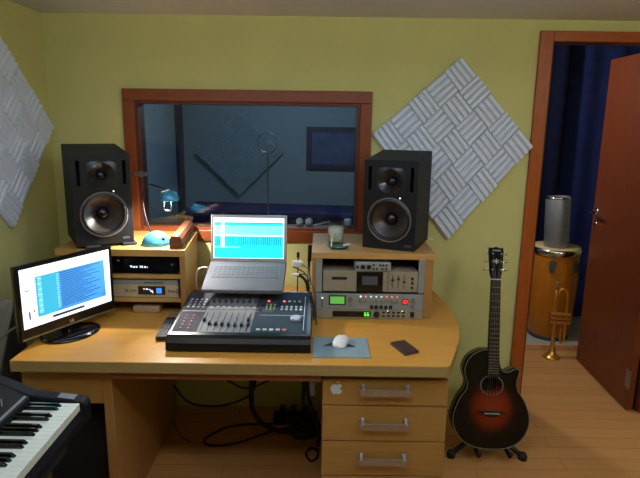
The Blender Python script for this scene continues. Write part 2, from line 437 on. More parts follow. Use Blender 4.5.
hr = thing('desk_hutch', 'right beech shelf unit with rack gear under the right speaker', 'shelf unit', (.24, 2.62, DZT))
oR = (.24, 2.62, DZT)
hpart(hr, oR, MB().box((-.036, 2.41, SZ-.027), (.52, 2.85, SZ), M_shelf), 'top_board')
hpart(hr, oR, MB().box((-.034, 2.414, DZT+.001), (-.016, 2.85, SZ-.027), M_beechz), 'side_panel')
hpart(hr, oR, MB().box((.474, 2.414, DZT+.001), (.512, 2.85, SZ-.027), M_beechz), 'side_panel')
hpart(hr, oR, MB().box((-.016, 2.83, DZT+.001), (.474, 2.845, SZ-.027), M_dark), 'back_panel', 0)  # black back paints the shade behind the rack gear
hpart(hr, oR, MB().box((-.016, 2.408, .862), (.012, 2.43, SZ-.027), M_grey), 'rack_rail'); hpart(hr, oR, MB().box((.446, 2.408, .862), (.474, 2.43, SZ-.027), M_grey), 'rack_rail')

# ------------------------------------------------------------------ rack gear (fronts at Y = 2.40)
def gear(name, label, cat, c): return thing(name, label, cat, c)
def kpart(par, off, mb, name, bevel=0.):
    o = mb.build(name, None, bevel, 2, off); o.parent = par; o.location = (0,0,0); return o
def disc(mb, x, y, z, r, m, h=.006, n=14, r2=None): mb.cyl((x,y,z), (x,y-h,z), r, m, r2 if r2 else r*.85, n); return mb

# cassette deck
o0 = (.23, 2.6, .866); cd = gear('cassette_deck', 'beige cassette deck with dark centre window in right rack', 'cassette deck', o0)
kpart(cd, o0, MB().box((.016, 2.412, .866), (.444, 2.78, .962), M_beige), 'body', .002)
kpart(cd, o0, MB().box((.056, 2.4095, .922), (.124, 2.413, .934), M_blackm), 'tape_slot')
kpart(cd, o0, MB().box((.168, 2.407, .868), (.286, 2.413, .96), M_gloss), 'cassette_window', .001)
kpart(cd, o0, MB().box((.192, 2.4055, .900), (.262, 2.4075, .94), M_greyd), 'cassette')
kpart(cd, o0, MB().box((.308, 2.4105, .868), (.3105, 2.413, .96), M_greyd), 'groove')
for x in (.330, .356, .382): 
    kpart(cd, o0, MB().box((x-.0015, 2.4095, .885), (x+.0015, 2.413, .948), M_greyd), 'slider_slot')
    kpart(cd, o0, MB().box((x-.005, 2.404, .91+.01*((x*100)%2)), (x+.005, 2.41, .916+.01*((x*100)%2)), M_blackm), 'slider')
for z in (.930, .909, .887): kpart(cd, o0, disc(MB(), .419, 2.412, z, .006, M_blackm), 'knob')
# small interface on the deck
o0 = (.238, 2.5, .964); ai = gear('audio_interface', 'small silver two-knob audio interface lying on cassette deck', 'audio interface', o0)
kpart(ai, o0, MB().box((.157, 2.405, .9635), (.320, 2.55, 1.005), M_grey), 'body', .005)
for x, r in ((.170,.006),(.194,.011),(.221,.011)): kpart(ai, o0, disc(MB(), x, 2.405, .983, r, M_blackm), 'knob')
for x, z in ((.242,.992),(.242,.975),(.256,.975),(.272,.992),(.285,.992),(.299,.992),(.281,.975),(.299,.975)): kpart(ai, o0, disc(MB(), x, 2.405, z, .005, M_blackm, .003), 'socket')
# preamp 2U
o0 = (.23, 2.6, .786); pa = gear('channel_preamp', 'grey rack preamp with green meter and row of coloured lights', 'rack preamp', o0)
kpart(pa, o0, MB().box((-.014, 2.400, .786), (.472, 2.407, .859), M_grey), 'front_panel', .001)
kpart(pa, o0, MB().box((.0, 2.407, .788), (.45, 2.7, .857), M_greyd), 'body')
kpart(pa, o0, MB().box((.044, 2.397, .806), (.120, 2.401, .851), M_blackm), 'meter_frame', .001)
kpart(pa, o0, MB().box((.050, 2.3955, .812), (.114, 2.3972, .846), G_green), 'meter')
for i, m in enumerate((G_led, G_redd, G_mint, G_mint, G_mint, G_redd, G_redd, G_redd)):
    kpart(pa, o0, MB().lathe([(.0035,0),(.003,.003),(0,.004)], m, (.187+i*.0237, 2.400, .847), (0,-1,0), 10), 'indicator_light')
for i in range(8): kpart(pa, o0, disc(MB(), .187+i*.0237, 2.400, .826, .006, M_steel, .008), 'knob')
for i in range(5): kpart(pa, o0, disc(MB(), .238+i*.0215, 2.400, .798, .0085, M_blackm, .008), 'knob')
for x, z, r in ((.143,.832,.011),(.143,.803,.006),(.424,.832,.009),(.424,.803,.006)): kpart(pa, o0, disc(MB(), x, 2.400, z, r, M_steel, .008), 'knob')
kpart(pa, o0, MB().box((.376, 2.396, .814), (.402, 2.401, .838), M_blackm).box((.379, 2.395, .817), (.399, 2.3965, .835), G_red), 'power_button')
kpart(pa, o0, MB().box((.012, 2.398, .795), (.017, 2.401, .83), M_greyd).lathe([(.004,0),(0,.003)], G_led, (.0145, 2.4, .838), (0,-1,0), 8), 'input_switch')
# effects 1U
o0 = (.23, 2.6, .742); fx = gear('effects_processor', 'slim silver effects unit with green digits, lowest in right rack', 'effects unit', o0)
kpart(fx, o0, MB().box((-.014, 2.400, .742), (.472, 2.407, .784), M_beige), 'front_panel', .001)
kpart(fx, o0, MB().box((.0, 2.407, .743), (.45, 2.7, .783), M_greyd), 'body')
kpart(fx, o0, MB().box((.062, 2.3975, .750), (.236, 2.401, .777), M_gloss), 'display', .001)
dg = MB()
for x0 in (.206, .219):     # two seven-segment sixes
    w_, h_, t_ = .009, .0165, .0022; z0 = .7553; y = 2.3965
    segs = [(x0, z0, x0+w_, z0+t_), (x0, z0+h_/2-t_/2, x0+w_, z0+h_/2+t_/2), (x0, z0+h_-t_, x0+w_, z0+h_), (x0, z0, x0+t_, z0+h_), (x0+w_-t_, z0, x0+w_, z0+h_/2)]
    for a,b,c_,d_ in segs: dg.box((a,y,b),(c_,y+.001,d_), glow('glow_digit', '6af05a', 1.0))
kpart(fx, o0, dg, 'digits')
kpart(fx, o0, disc(MB(), .262, 2.400, .763, .014, M_blackm, .012, 18), 'dial')
for r_ in range(2):
    for i in range(5): kpart(fx, o0, MB().box((.287+i*.0225, 2.397, .753+r_*.016), (.300+i*.0225, 2.401, .760+r_*.016), M_blackm), 'button')
for x in (.312, .378): kpart(fx, o0, MB().lathe([(.0028,0),(0,.003)], G_led, (x, 2.4, .7795), (0,-1,0), 8), 'indicator_light')
kpart(fx, o0, MB().box((.415, 2.396, .752), (.432, 2.401, .776), M_blackm), 'power_switch')

# left hutch gear
o0 = (-.88, 2.62, .926); rc = gear('receiver', 'black hi-fi receiver with white readout in upper left shelf', 'receiver', o0)
kpart(rc, o0, MB().box((-1.10, 2.445, .9275), (-.648, 2.57, 1.002), M_gloss), 'body', .002)
tx = MB()
for i, (dx, w_, h_, up) in enumerate(((0,.010,.003,.006),(.004,.003,.010,0),(.013,.008,.003,0),(.013,.003,.007,0),(.019,.003,.007,0),(.026,.008,.007,0),(.045,.003,.010,0),(.051,.008,.009,0),(.064,.010,.007,0),(.078,.003,.006,0))):
    tx.box((-.864+dx, 2.4435, .955+up), (-.864+dx+w_, 2.4448, .955+up+h_), G_text)
kpart(rc, o0, tx, 'readout')
kpart(rc, o0, disc(MB(), -.672, 2.445, .972, .005, M_steel), 'power_button'); kpart(rc, o0, disc(MB(), -.915, 2.445, .988, .006, M_steel), 'knob')
o0 = (-.88, 2.62, .814); tn = gear('tuner', 'silver hi-fi tuner with blue display in middle left shelf', 'tuner', o0)
kpart(tn, o0, MB().box((-1.10, 2.445, .8155), (-.648, 2.57, .898), M_silver), 'body', .002)
kpart(tn, o0, MB().box((-1.10, 2.4425, .876), (-.648, 2.446, .8975), M_grey), 'upper_strip', .001)
kpart(tn, o0, MB().box((-.80, 2.4405, .884), (-.715, 2.443, .889), M_greyd), 'disc_slot')
kpart(tn, o0, MB().box((-.832, 2.442, .828), (-.708, 2.446, .868), M_gloss), 'display')
kpart(tn, o0, MB().box((-.748, 2.4412, .835), (-.724, 2.4424, .860), G_lcd), 'lcd_block')
tx = MB()
for a,b,w_,h_ in ((-.808,.853,.008,.004),(-.796,.851,.01,.007),(-.782,.851,.007,.004),(-.776,.842,.012,.007),(-.768,.836,.006,.004)): tx.box((a,2.4412,b),(a+w_,2.4424,b+h_), G_text)
kpart(tn, o0, tx, 'readout')
for x, z, r in ((-.885,.846,.007),(-.862,.846,.006),(-.846,.846,.005),(-.69,.846,.008),(-.672,.843,.007),(-.655,.852,.005),(-.655,.838,.005),(-.87,.884,.004)): kpart(tn, o0, disc(MB(), x, 2.444, z, r, M_steel, .006), 'knob')
o0 = (-.80, 2.5, DZT); bx = gear('power_adapter', 'small pinkish beige box on desk under the silver tuner', 'adapter', o0)
kpart(bx, o0, MB().box((-.862, 2.44, DZT+.0005), (-.738, 2.53, DZT+.032), M_dial), 'body', .006)
kpart(bx, o0, MB().box((-.69, 2.41, DZT+.0005), (-.635, 2.43, DZT+.01), M_synthg), 'plug', .002)

# ------------------------------------------------------------------ speakers
def make_speaker(label, loc, rz):
    s = thing('studio_speaker', label, 'speaker', loc, (0,0,rz), 'pair of studio monitor speakers')
    W, D, H, HB = .1235, .29, .408, .440
    cab = MB().prism([(-W,0,0),(-W,D,0),(-W,D,HB),(-W,0,H)], (2*W,0,0), M_vinyl).build('cabinet', s)
    WZ_, TZ_ = .137, .312
    def slots(y1, nm): return [MB().box((x-.008,-.1,.268),(x+.008,y1,.378), M_blackm).build(nm) for x in (-.097, .097)]
    cut = [MB().cyl((0,-.1,WZ_),(0,.055,WZ_), .101, M_dark, n=40).build('c1'), MB().cyl((0,-.1,TZ_),(0,.03,TZ_), .058, M_dark, n=36).build('c2')] + slots(.05, 'c3')
    front = MB().box((-W, -.012, 0), (W, .0005, H), M_baffle).build('baffle', s)
    c2 = [MB().cyl((0,-.1,WZ_),(0,.1,WZ_), .101, M_dark, n=40).build('d1'), MB().cyl((0,-.1,TZ_),(0,.1,TZ_), .058, M_dark, n=36).build('d2')] + slots(.1, 'd3')
    boolcut(cab, cut); boolcut(front, c2)
    b = cab.modifiers.new('bevel','BEVEL'); b.width = .004; b.segments = 2; b.limit_method = 'ANGLE'
    wo = MB().lathe([(.082,-.004),(.073,-.010),(.055,-.024),(.036,-.040),(.024,-.048)], M_cone, (0,-.012,WZ_), (0,-1,0), 44).build('woofer', s)
    MB().lathe([(.1015,-.002),(.1035,.003),(.100,.006),(.096,.002)], M_ring, (0,-.012,WZ_), (0,-1,0), 44).build('trim_ring', wo)
    MB().lathe([(.097,.002),(.091,.009),(.084,.007),(.081,-.004)], M_rubber, (0,-.012,WZ_), (0,-1,0), 44).build('surround', wo)
    MB().lathe([(.030,-.043),(.026,-.030),(.016,-.022),(0,-.019)], M_dome, (0,-.012,WZ_), (0,-1,0), 24).build('dust_cap', wo)
    fl = MB(); N_ = 48; ring_o = []; ring_i = []
    for k in range(N_):
        t_ = 2*PI*k/N_; c_, s_ = math.cos(t_), math.sin(t_); q_ = (abs(c_)**5+abs(s_)**5)**(-1/5)
        ring_o.append((.067*q_*c_, -.0125, TZ_+.064*q_*s_)); ring_i.append((.057*c_, -.016, TZ_+.057*s_))
    fl.add(ring_o+ring_i, [(k,(k+1)%N_,N_+(k+1)%N_,N_+k) for k in range(N_)], M_flange)
    tw = fl.build('tweeter_flange', s)
    MB().lathe([(.057,.004),(.050,-.001),(.038,-.010),(.026,-.020),(.021,-.024)], M_wave, (0,-.012,TZ_), (0,-1,0), 36).build('waveguide', tw)
    MB().lathe([(.022,-.024),(.019,-.014),(.011,-.008),(0,-.006)], M_dome, (0,-.012,TZ_), (0,-1,0), 20).build('tweeter_dome', tw)
    MB().lathe([(.0035,0),(.003,.002),(0,.003)], G_led, (.046,-.0125,.240), (0,-1,0), 10).build('power_light', s)
    MB().box((.075,-.0135,.018),(.105,-.012,.028), M_greyd).build('badge', s)
    return s
# right: front bottom corners (.212,2.539) and (.432,2.451); left mirrors it
aR = math.atan2(-.088, .22)
make_speaker('black studio speaker on the right beech shelf unit by diamond foam', (.318, 2.502, SZ+.0005), aR)
aL = math.radians(31)
make_speaker('black studio speaker on the left beech shelf unit beside the blue lamp', (-.979, 2.475, SZ+.013), aL)
for x, y, lab in ((-1.035,2.455,'dark foam pad under left speaker, left one of two'), (-.895,2.535,'dark foam pad under left speaker, right one of two')):
    p = MB().box((-.032,-.035,0), (.032,.20,.0122), M_blackm).build('foam_pad', None, .003); p.location = (x,y,SZ+.0003); p.rotation_euler = (0,0,aL)
    tag(p, lab, 'pad', 'pads under the left speaker')

# ------------------------------------------------------------------ foam panels
def foam(name, label, quad, base_n, thick, m, N=5, K=4):
    """quad: T, R, B, L corners on the wall plane, base_n: outward normal."""
    T, R, B, L = [Vector(p) for p in quad]; nrm = Vector(base_n).normalized()
    def P(u, v, h): return (T*(1-u)+R*u)*(1-v) + (L*(1-u)+B*u)*v + nrm*h
    mb = MB(); h0 = thick*.5
    for i in range(N):
        for j in range(N):
            u0, v0 = i/N, j/N; d = 1/N
            for k in range(K):
                prof = [(k/K, h0), ((k+.22)/K, thick), ((k+.72)/K, thick*.98), ((k+1)/K, h0)]
                for (a, ha), (b, hb) in zip(prof, prof[1:]):
                    if (i+j) % 2: q = [P(u0+a*d, v0, ha), P(u0+b*d, v0, hb), P(u0+b*d, v0+d, hb), P(u0+a*d, v0+d, ha)]
                    else: q = [P(u0, v0+a*d, ha), P(u0+d, v0+a*d, ha), P(u0+d, v0+b*d, hb), P(u0, v0+b*d, hb)]
                    mb.add(q, [(0,1,2,3)], m)
                # wedge end caps
                if (i+j) % 2:
                    for vv in (v0, v0+d): mb.add([P(u0+a*d, vv, h) for a, h in prof], [(0,1,2,3)], m)
                else:
                    for uu in (u0, u0+d): mb.add([P(uu, v0+a*d, h) for a, h in prof], [(0,1,2,3)], m)
    c = [(0,0),(1,0),(1,1),(0,1)]
    for (a, b), (a2, b2) in zip(c, c[1:]+c[:1]): mb.add([P(a,b,.001), P(a2,b2,.001), P(a2,b2,h0), P(a,b,h0)], [(0,1,2,3)], m)
    mb.add([P(a,b,.001) for a,b in c], [(0,1,2,3)], m)
    ctr = P(.5,.5,0)
    o = mb.build(name, None, 0, 2, tuple(ctr))
    return tag(o, label, 'acoustic foam')
Yf = WY
foam('acoustic_foam', 'white diamond acoustic foam panel on back wall behind the right speaker', [(.70,Yf,1.945),(1.097,Yf,1.510),(.682,Yf,1.005),(.262,Yf,1.555)], (0,-1,0), .036, M_foam)
foam('acoustic_foam', 'bluish white diamond acoustic foam panel on the left wall', [(LX,2.44,2.02),(LX,2.925,1.575),(LX,2.465,1.13),(LX,1.99,1.575)], (1,0,0), .03, M_foam)
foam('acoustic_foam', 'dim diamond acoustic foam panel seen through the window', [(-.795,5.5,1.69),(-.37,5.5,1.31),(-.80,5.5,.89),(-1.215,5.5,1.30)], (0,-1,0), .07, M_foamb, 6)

# ------------------------------------------------------------------ monitor
ma = math.atan2(.40, .215); mo = thing('computer_monitor', 'black widescreen monitor on round base at left of the desk', 'monitor', (-1.033, 2.18, DZT), (0,0,ma))
z0, z1 = .038, .335; hw = .227
MB().box((-hw,-.012,z0),(hw,.012,z1), M_gloss).box((-.17,.012,z0+.04),(.17,.042,z1-.04), M_black).build('housing', mo, .006)
sx0, sx1, sz0, sz1 = -.208, .208, .085, .320; ys = -.0125
scr = MB(); scr.quad([(sx0,ys,sz0),(sx1,ys,sz0),(sx1,ys,sz1),(sx0,ys,sz1)], G_white); so = scr.build('screen', mo)
def srect(mb, u0, v0, u1, v1, m, l=1):
    X = lambda u: sx0+(sx1-sx0)*u
    Zz = lambda v: sz1-(sz1-sz0)*v
    y = ys-.0003*l; mb.quad([(X(u0),y,Zz(v1)),(X(u1),y,Zz(v1)),(X(u1),y,Zz(v0)),(X(u0),y,Zz(v0))], m)
win = MB(); srect(win,.15,.17,.36,.86,G_teal); srect(win,.36,.17,.93,.86,G_tealb)
for i in range(20):
    v = .20+i*.031; srect(win,.41,v,.87-.05*((i*7)%5),v+.010,G_ink,2)
    srect(win,.17,v,.21+.03*((i*3)%3),v+.012,G_cyanl if i%3 else G_white,2); srect(win,.365,v,.395,v+.012,G_cyanl,2)
win.build('list_window', so)
for q_ in ((.30,.905,.66,.945),(.045,.36,.085,.375),(.06,.72,.075,.86),(.11,.70,.12,.75)):
    ic = MB(); srect(ic, *q_, G_ink); ic.build('icon', so)
text_mesh('maker_mark', 'LG', .016, M_print, mo, Matrix.Translation((0,-.0127,.058)) @ Matrix.Rotation(PI/2,4,'X'))
MB().box((-hw+.01,-.0138,z0+.004),(hw-.004,-.0115,z0+.010), M_steel).build('chin_strip', mo)
MB().cyl((0,.028,.01),(0,.02,.07), .028, M_gloss, .022).build('neck', mo)
bs = MB(); bs.lathe([(0,.0),(.125,.0),(.125,.006),(.10,.012),(.04,.016),(0,.017)], M_gloss, (0,0,.0005), n=40, T=Matrix.Translation((0,0,0)) @ Matrix.Diagonal((1,.8,1,1)))
bs.build('base', mo)

# ------------------------------------------------------------------ mixing console
mx = thing('mixing_console', 'grey digital mixing console with black front edge on the desk', 'mixing console', (-.31, 2.0, DZT))
# local: x -.28..+.28, y 0..0.47, top slopes
def mt(x, y, up=0.):      # point on the sloping top
    return (x, y, .062+(y-.03)*.10+up)
SLP = Matrix.Rotation(math.atan(.10), 4, 'X')
prof = [(0.0,.012),(.002,.004),(.012,0),(.46,0),(.475,.01),(.475,.100),(.46,.106),(.05,.064),(.03,.061),(.014,.052),(.004,.035)]
MB().prism([(-.28, y, z+.001) for y, z in prof], (.56,0,0), M_mixbody).build('body', mx, .003)
def plate(x0,x1,y0,y1,m,nm,h=.002):
    mb = MB(); mb.add([mt(x0,y0,.0005),mt(x1,y0,.0005),mt(x1,y1,.0005),mt(x0,y1,.0005),mt(x0,y0,h),mt(x1,y0,h),mt(x1,y1,h),mt(x0,y1,h)], [(0,3,2,1),(4,5,6,7),(0,1,5,4),(1,2,6,5),(2,3,7,6),(3,0,4,7)], m)
    return mb.build(nm, mx)
plate(-.268,-.172,.05,.45,M_mixp,'left_panel'); plate(-.170,.040,.05,.45,M_mixg,'fader_panel'); plate(.042,.262,.05,.45,M_mixb,'right_panel')
plate(.042,.115,.235,.45,M_mixg,'encoder_panel'); plate(-.268,-.172,.236,.240,M_print,'divider',.0026); plate(-.170,.040,.255,.258,M_greyd,'divider',.0026); plate(-.002,.0,.05,.45,M_greyd,'divider',.0026); plate(.06,.25,.205,.2075,M_print,'divider',.0026); plate(.247,.2495,.075,.40,M_print,'divider',.0026)
fx_x = [-.158+i*.0262 for i in range(8)]
fy = [.150,.118,.112,.110,.107,.104,.105,.110]
for x, yy in zip(fx_x + [.022], fy + [.152]):
    plate(x-.0012, x+.0012, .058, .225, M_blackm, 'fader_slot', .0028)
    c = MB(); c.add([Vector(p) for p in (( -.0055,-.012,0),(.0055,-.012,0),(.0055,.012,0),(-.0055,.012,0),(-.004,-.007,.012),(.004,-.007,.012),(.004,.007,.012),(-.004,.007,.012))], [(0,3,2,1),(4,5,6,7),(0,1,5,4),(1,2,6,5),(2,3,7,6),(3,0,4,7)], M_black, False, Matrix.Translation(mt(x,yy,.003)) @ SLP)
    c.build('fader', mx)
def knob(x, y, r, h, m, nm='knob'):
    MB().lathe([(r,0),(r*.85,h),(0,h)], m, mt(x,y,.002), (0,-.1,1), 14).build(nm, mx)
def btn(x, y, w, d, m, nm='button'):
    MB().box((-w/2,-d/2,0),(w/2,d/2,.004), m, Matrix.Translation(mt(x,y,.002)) @ SLP).build(nm, mx)
for x in fx_x:
    knob(x+.006, .33, .0062, .014, M_black); knob(x+.004, .425, .0075, .014, M_black)
    btn(x+.006, .275, .010, .005, M_white)
for x in (.075,.107,.139): knob(x, .425, .0075, .014, M_black)
for r_ in range(4):
    for k in range(4):
        btn(-.252+k*.021, .275+r_*.026, .009, .007, M_print)
for r_ in range(5):
    for k in range(2): btn(-.238+k*.030, .078+r_*.028, .006, .006, G_orange)
for y in (.255,.28,.305,.33): btn(.058, y, .014, .010, M_mixb)
btn(.088,.345,.010,.008,G_redd); btn(.156,.345,.010,.008,G_redd)
for k in range(3):
    for r_ in range(3): btn(.084+k*.017, .262+r_*.024, .006, .006, G_green if (k==1) else M_print)
for k in range(3): btn(.180+k*.022, .345, .010, .008, M_print)
for k in range(5):
    for r_ in range(2): btn(.150+k*.0205, .262+r_*.026, .010, .009, M_print)
for k, m in enumerate((M_print, M_print, M_white, M_print, G_orange)): btn(.070+k*.026, .072, .016, .012, m)
MB().lathe([(.024,0),(.024,.008),(.020,.011),(.008,.008),(0,.008)], M_alu, mt(.216,.172,.002), (0,-.1,1), 28).build('jog_wheel', mx)

# ------------------------------------------------------------------ laptop on a stand
tilt = math.atan2(.069, .24)
lp = thing('laptop', 'silver laptop with bright cyan editing screen behind the mixer', 'laptop', (-.337, 2.325, .875), (tilt,0,0))
bw = .180; bd = .25
MB().box((-bw,0,0),(bw,bd,.020), M_lap).build('base', lp, .004)
kb = MB(); kb.box((-.155,.10,.0203),(.155,.215,.0212), mat('key_bed','6f7178',.6,.1))  # plain grey plate between the keys
for r_ in range(5):
    nk = 14
    for k in range(nk): kb.box((-.152+k*.0217,.104+r_*.0215,.0212),(-.152+k*.0217+.018,.104+r_*.0215+.017,.0224), M_lap)
kb.build('keyboard', lp)
MB().box((-.055,.015,.0202),(.055,.085,.0208), M_lap).build('trackpad', lp)
lid = MB(); lt = math.radians(16)
T = Matrix.Translation((0,bd-.006,.020)) @ Matrix.Rotation(-(lt+tilt-math.radians(6)),4,'X')
Hh = .222
lid.box((-bw,-.001,0),(bw,.008,Hh), M_alu, T); lo = lid.build('lid', lp, .003)
a0, a1, b0, b1 = -bw+.013, bw-.013, .016, Hh-.013
def lrect(mb, u0, v0, u1, v1, m, l=1):
    X = lambda u: a0+(a1-a0)*u
    Zz = lambda v: b1-(b1-b0)*v
    y = -.0012-.0003*l; mb.add([(X(u0),y,Zz(v1)),(X(u1),y,Zz(v1)),(X(u1),y,Zz(v0)),(X(u0),y,Zz(v0))], [(0,1,2,3)], m, False, T)
s_ = MB(); lrect(s_,0,0,1,1,G_white,0); lrect(s_,.012,.115,.988,.985,G_cyan,1)
lrect(s_,.07,.12,.38,.142,G_cyand,2); lrect(s_,.42,.12,.96,.142,G_cyand,2)
lrect(s_,.012,.19,.988,.41,G_cyanl,2); lrect(s_,.012,.42,.988,.455,G_white,3); lrect(s_,.105,.14,.155,.73,G_white,4); lrect(s_,.012,.715,.37,.74,G_cyanl,3)
for i in range(26):
    u = .17+i*.031
    lrect(s_,u,.47,u+.014,.66+.04*((i*5)%3)/2,G_cyand,3)
    lrect(s_,u,.21,u+.004,.40,G_cyan,3)
lrect(s_,.04,.50,.095,.66,G_cyand,3)
s_.build('screen', lo)
st = MB(); st.box((-.46,2.488,DZT+.0005),(-.18,2.56,.915), M_blackm)
o = st.build('laptop_stand', None, .003, 2, (-.32,2.52,DZT)); tag(o, 'dark block behind the mixer that props up the laptop', 'stand')

# chargers, plugs and cables beside the laptop
def cable(label, pts, r, m, cat='cable', k=8, n=7, group=None, name='cable'):
    o = MB().tube(pts, r, m, n, smooth_path=k).build(name, None, 0, 2, pts[0]); return tag(o, label, cat, group)
cable('white power lead plugged into left side of the laptop', [(-.522,2.50,.945),(-.548,2.50,.945),(-.572,2.50,.925),(-.582,2.52,.87),(-.585,2.56,.80),(-.58,2.62,.745)], .004, M_white)
p = MB().box((-.128,2.52,.948),(-.078,2.545,.975), M_white); tag(p.build('power_plug', None, .004, 2, (-.1,2.53,.95)), 'white power plug at right edge of the laptop, upper one', 'plug')
p = MB().box((-.128,2.46,.922),(-.095,2.475,.932), M_white); tag(p.build('cable_plug', None, .002, 2, (-.11,2.46,.925)), 'small white connector at right edge of the laptop, lower one', 'plug')
cable('white lead running from laptop plug down behind the mixer', [(-.08,2.53,.96),(-.06,2.53,.95),(-.05,2.53,.90),(-.06,2.56,.82),(-.07,2.60,.75)], .0035, M_white)
cable('black lead hanging from laptop side, nearest of the bundle', [(-.095,2.467,.927),(-.065,2.47,.925),(-.05,2.492,.88),(-.055,2.50,.80),(-.06,2.52,.745)], .003, M_cable)
cable('black cable drooping between laptop and right shelf unit', [(-.125,2.50,.955),(-.07,2.47,.935),(-.035,2.40,.90),(-.018,2.36,.86),(-.012,2.31,.77),(-.010,2.30,.745)], .003, M_cable)
cable('thin black cable looped against the right shelf unit', [(-.09,2.54,.955),(-.055,2.45,.96),(-.04,2.42,.91),(-.045,2.40,.86),(-.026,2.385,.82),(-.024,2.35,.748)], .0025, M_cable)
cable('thick black cable bundle at left foot of right shelf unit', [(-.13,2.57,.90),(-.085,2.56,.89),(-.06,2.54,.86),(-.05,2.52,.79),(-.045,2.55,.75)], .007, M_cable)
an = MB(); an.cyl((-.058,2.60,DZT+.001),(-.058,2.60,DZT+.012),.016,M_black); an.cyl((-.058,2.60,DZT+.01),(-.050,2.61,1.0),.006,M_black); an.cyl((-.050,2.61,.955),(-.047,2.612,1.035),.010,M_black)
tag(an.build('antenna', None, 0, 2, (-.058,2.60,DZT)), 'black stick standing between laptop and right shelf unit', 'antenna')
an = MB(); an.cyl((-.108,2.60,DZT+.001),(-.108,2.60,DZT+.01),.013,M_black); an.cyl((-.108,2.60,DZT+.01),(-.104,2.60,.985),.003,M_greyd); an.cyl((-.104,2.60,.975),(-.104,2.60,1.0),.007,M_black)
tag(an.build('antenna', None, 0, 2, (-.108,2.60,DZT)), 'thin dark rod with small tip just right of the laptop', 'antenna')

# ------------------------------------------------------------------ desk things
mp = thing('mouse_pad', 'blue grey mouse pad with dark triangle on the desk', 'mouse pad', (.09, 2.07, DZT))
MB().box((-.113,-.100,.0003),(.108,.098,.0035), M_padblue).build('pad', mp, .001)
tri = MB(); tri.add([(-.075,.005,.0038),(.06,-.005,.0038),(.0,.075,.0038)], [(0,1,2)], M_padtri); tri.build('printed_triangle', mp)
ms = thing('computer_mouse', 'white computer mouse resting on the blue mouse pad', 'mouse', (.088, 2.105, DZT+.0045), (0,0,math.radians(-14)))
mb = MB(); sec = []
prof = [(-.055,.004,.010),(-.05,.019,.014),(-.03,.028,.022),(0,.030,.026),(.03,.029,.024),(.048,.022,.018),(.054,.006,.012)]
vs = []; nn = 12
for y, hw_, hh_ in prof:
    for k in range(nn+1):
        a = PI*k/nn; vs.append((hw_*math.cos(a), y, hh_*math.sin(a)**.7 if math.sin(a) > 0 else 0))
fs = [(i*(nn+1)+k, i*(nn+1)+k+1, (i+1)*(nn+1)+k+1, (i+1)*(nn+1)+k) for i in range(len(prof)-1) for k in range(nn)]
mb.add(vs, fs, M_white, True); mb.f.append(tuple(range(nn,-1,-1))); mb.mi.append(0); mb.sm.append(False)
e = (len(prof)-1)*(nn+1); mb.f.append(tuple(range(e,e+nn+1))); mb.mi.append(0); mb.sm.append(False)
mb.build('shell', ms)
MB().lathe([(.003,0),(.003,.002),(0,.003)], M_greyd, (0,.03,.0245), n=10).build('scroll_ball', ms)
wl = MB(); wl.prism([(-.035,-.062,.0005),(.032,-.055,.0005),(.036,.064,.0005),(-.033,.060,.0005)], (0,0,.006), M_wallet)
wl.prism([(-.034,-.061,.007),(.031,-.054,.007),(.034,.062,.007),(-.031,.058,.007)], (0,0,.004), M_wallet)
o = wl.build('wallet', None, .0015); o.location = (.342,2.065,DZT); o.rotation_euler = (0,0,math.radians(22)); tag(o, 'dark brown folded wallet on the desk right of the mouse pad', 'wallet')
rm = thing('remote_control', 'slim black remote control lying left of the mixing console', 'remote control', (-.646, 2.225, DZT), (0,0,math.radians(4)))
MB().box((-.022,-.115,.0005),(.022,.115,.020), M_black).build('body', rm, .004)
for r_ in range(8):
    for k in range(3): MB().box((-.017+k*.0125,-.09+r_*.022,.020),(-.0085+k*.0125,-.081+r_*.022,.0225), M_synthg).build('button', rm)

# tumbler and blue dish
tb = thing('tumbler', 'glass tumbler of pale liquid on the right shelf unit', 'glass', (.075, 2.62, SZ))
MB().lathe([(.0,.0005),(.037,.0005),(.038,.006),(.044,.106),(.0415,.106),(.036,.012),(0,.010)], M_tumbler, n=28).build('glass', tb)
MB().lathe([(0,.0125),(.0355,.0125),(.0395,.078),(0,.078)], M_milk, n=28).build('liquid', tb)
ds = thing('glass_dish', 'small blue glass dish in front of the tumbler', 'dish', (.085, 2.50, SZ))
MB().lathe([(0,.0005),(.040,.0005),(.050,.016),(.046,.016),(.038,.005),(0,.004)], M_bluegl, n=28, T=Matrix.Diagonal((1.05,.8,1,1))).build('dish', ds)
o = MB().cyl((0,0,0),(.03,.012,.004),.0045,M_white,n=10).build('cigarette_stub'); o.location = (.108,2.487,SZ+.018); tag(o, 'short white stub resting on rim of the blue glass dish', 'stub')
o = MB().cyl((.0,0,.0),(0.004,-.004,.045),.0035,M_white,n=10).build('white_stick'); o.location = (.052,2.505,SZ+.005); tag(o, 'small white stick standing at left of the blue glass dish', 'stick')

# lamp
la = thing('desk_lamp', 'blue dome-based desk lamp on the left shelf unit', 'lamp', (-.765, 2.535, SZ))
MB().lathe([(0,.0005),(.067,.0005),(.068,.006),(.064,.018),(.053,.037),(.036,.053),(.018,.061),(0,.063)], M_blue, n=32).build('base', la)
MB().lathe([(.009,0),(.009,.004),(0,.005)], M_blackm, (.040,-.032,.034), (.7,-.6,.5), 14).build('switch', la)
MB().tube([(-.028,.02,.048),(-.055,.03,.13),(-.065,.035,.21),(-.045,.035,.268),(-.02,.033,.276)], .003, M_black, 8, smooth_path=6).build('stem', la)
SX, SY, SZ_ = .066, .018, .205
MB().tube([(-.02,.033,.276),(SX,SY,SZ_+.046)], .0035, M_black, 8).build('arm', la)
sd = MB().lathe([(.040,0),(.043,.001),(.042,.012),(.034,.032),(.018,.044),(0,.048)], M_blue, (SX,SY,SZ_), n=28).build('shade', la)
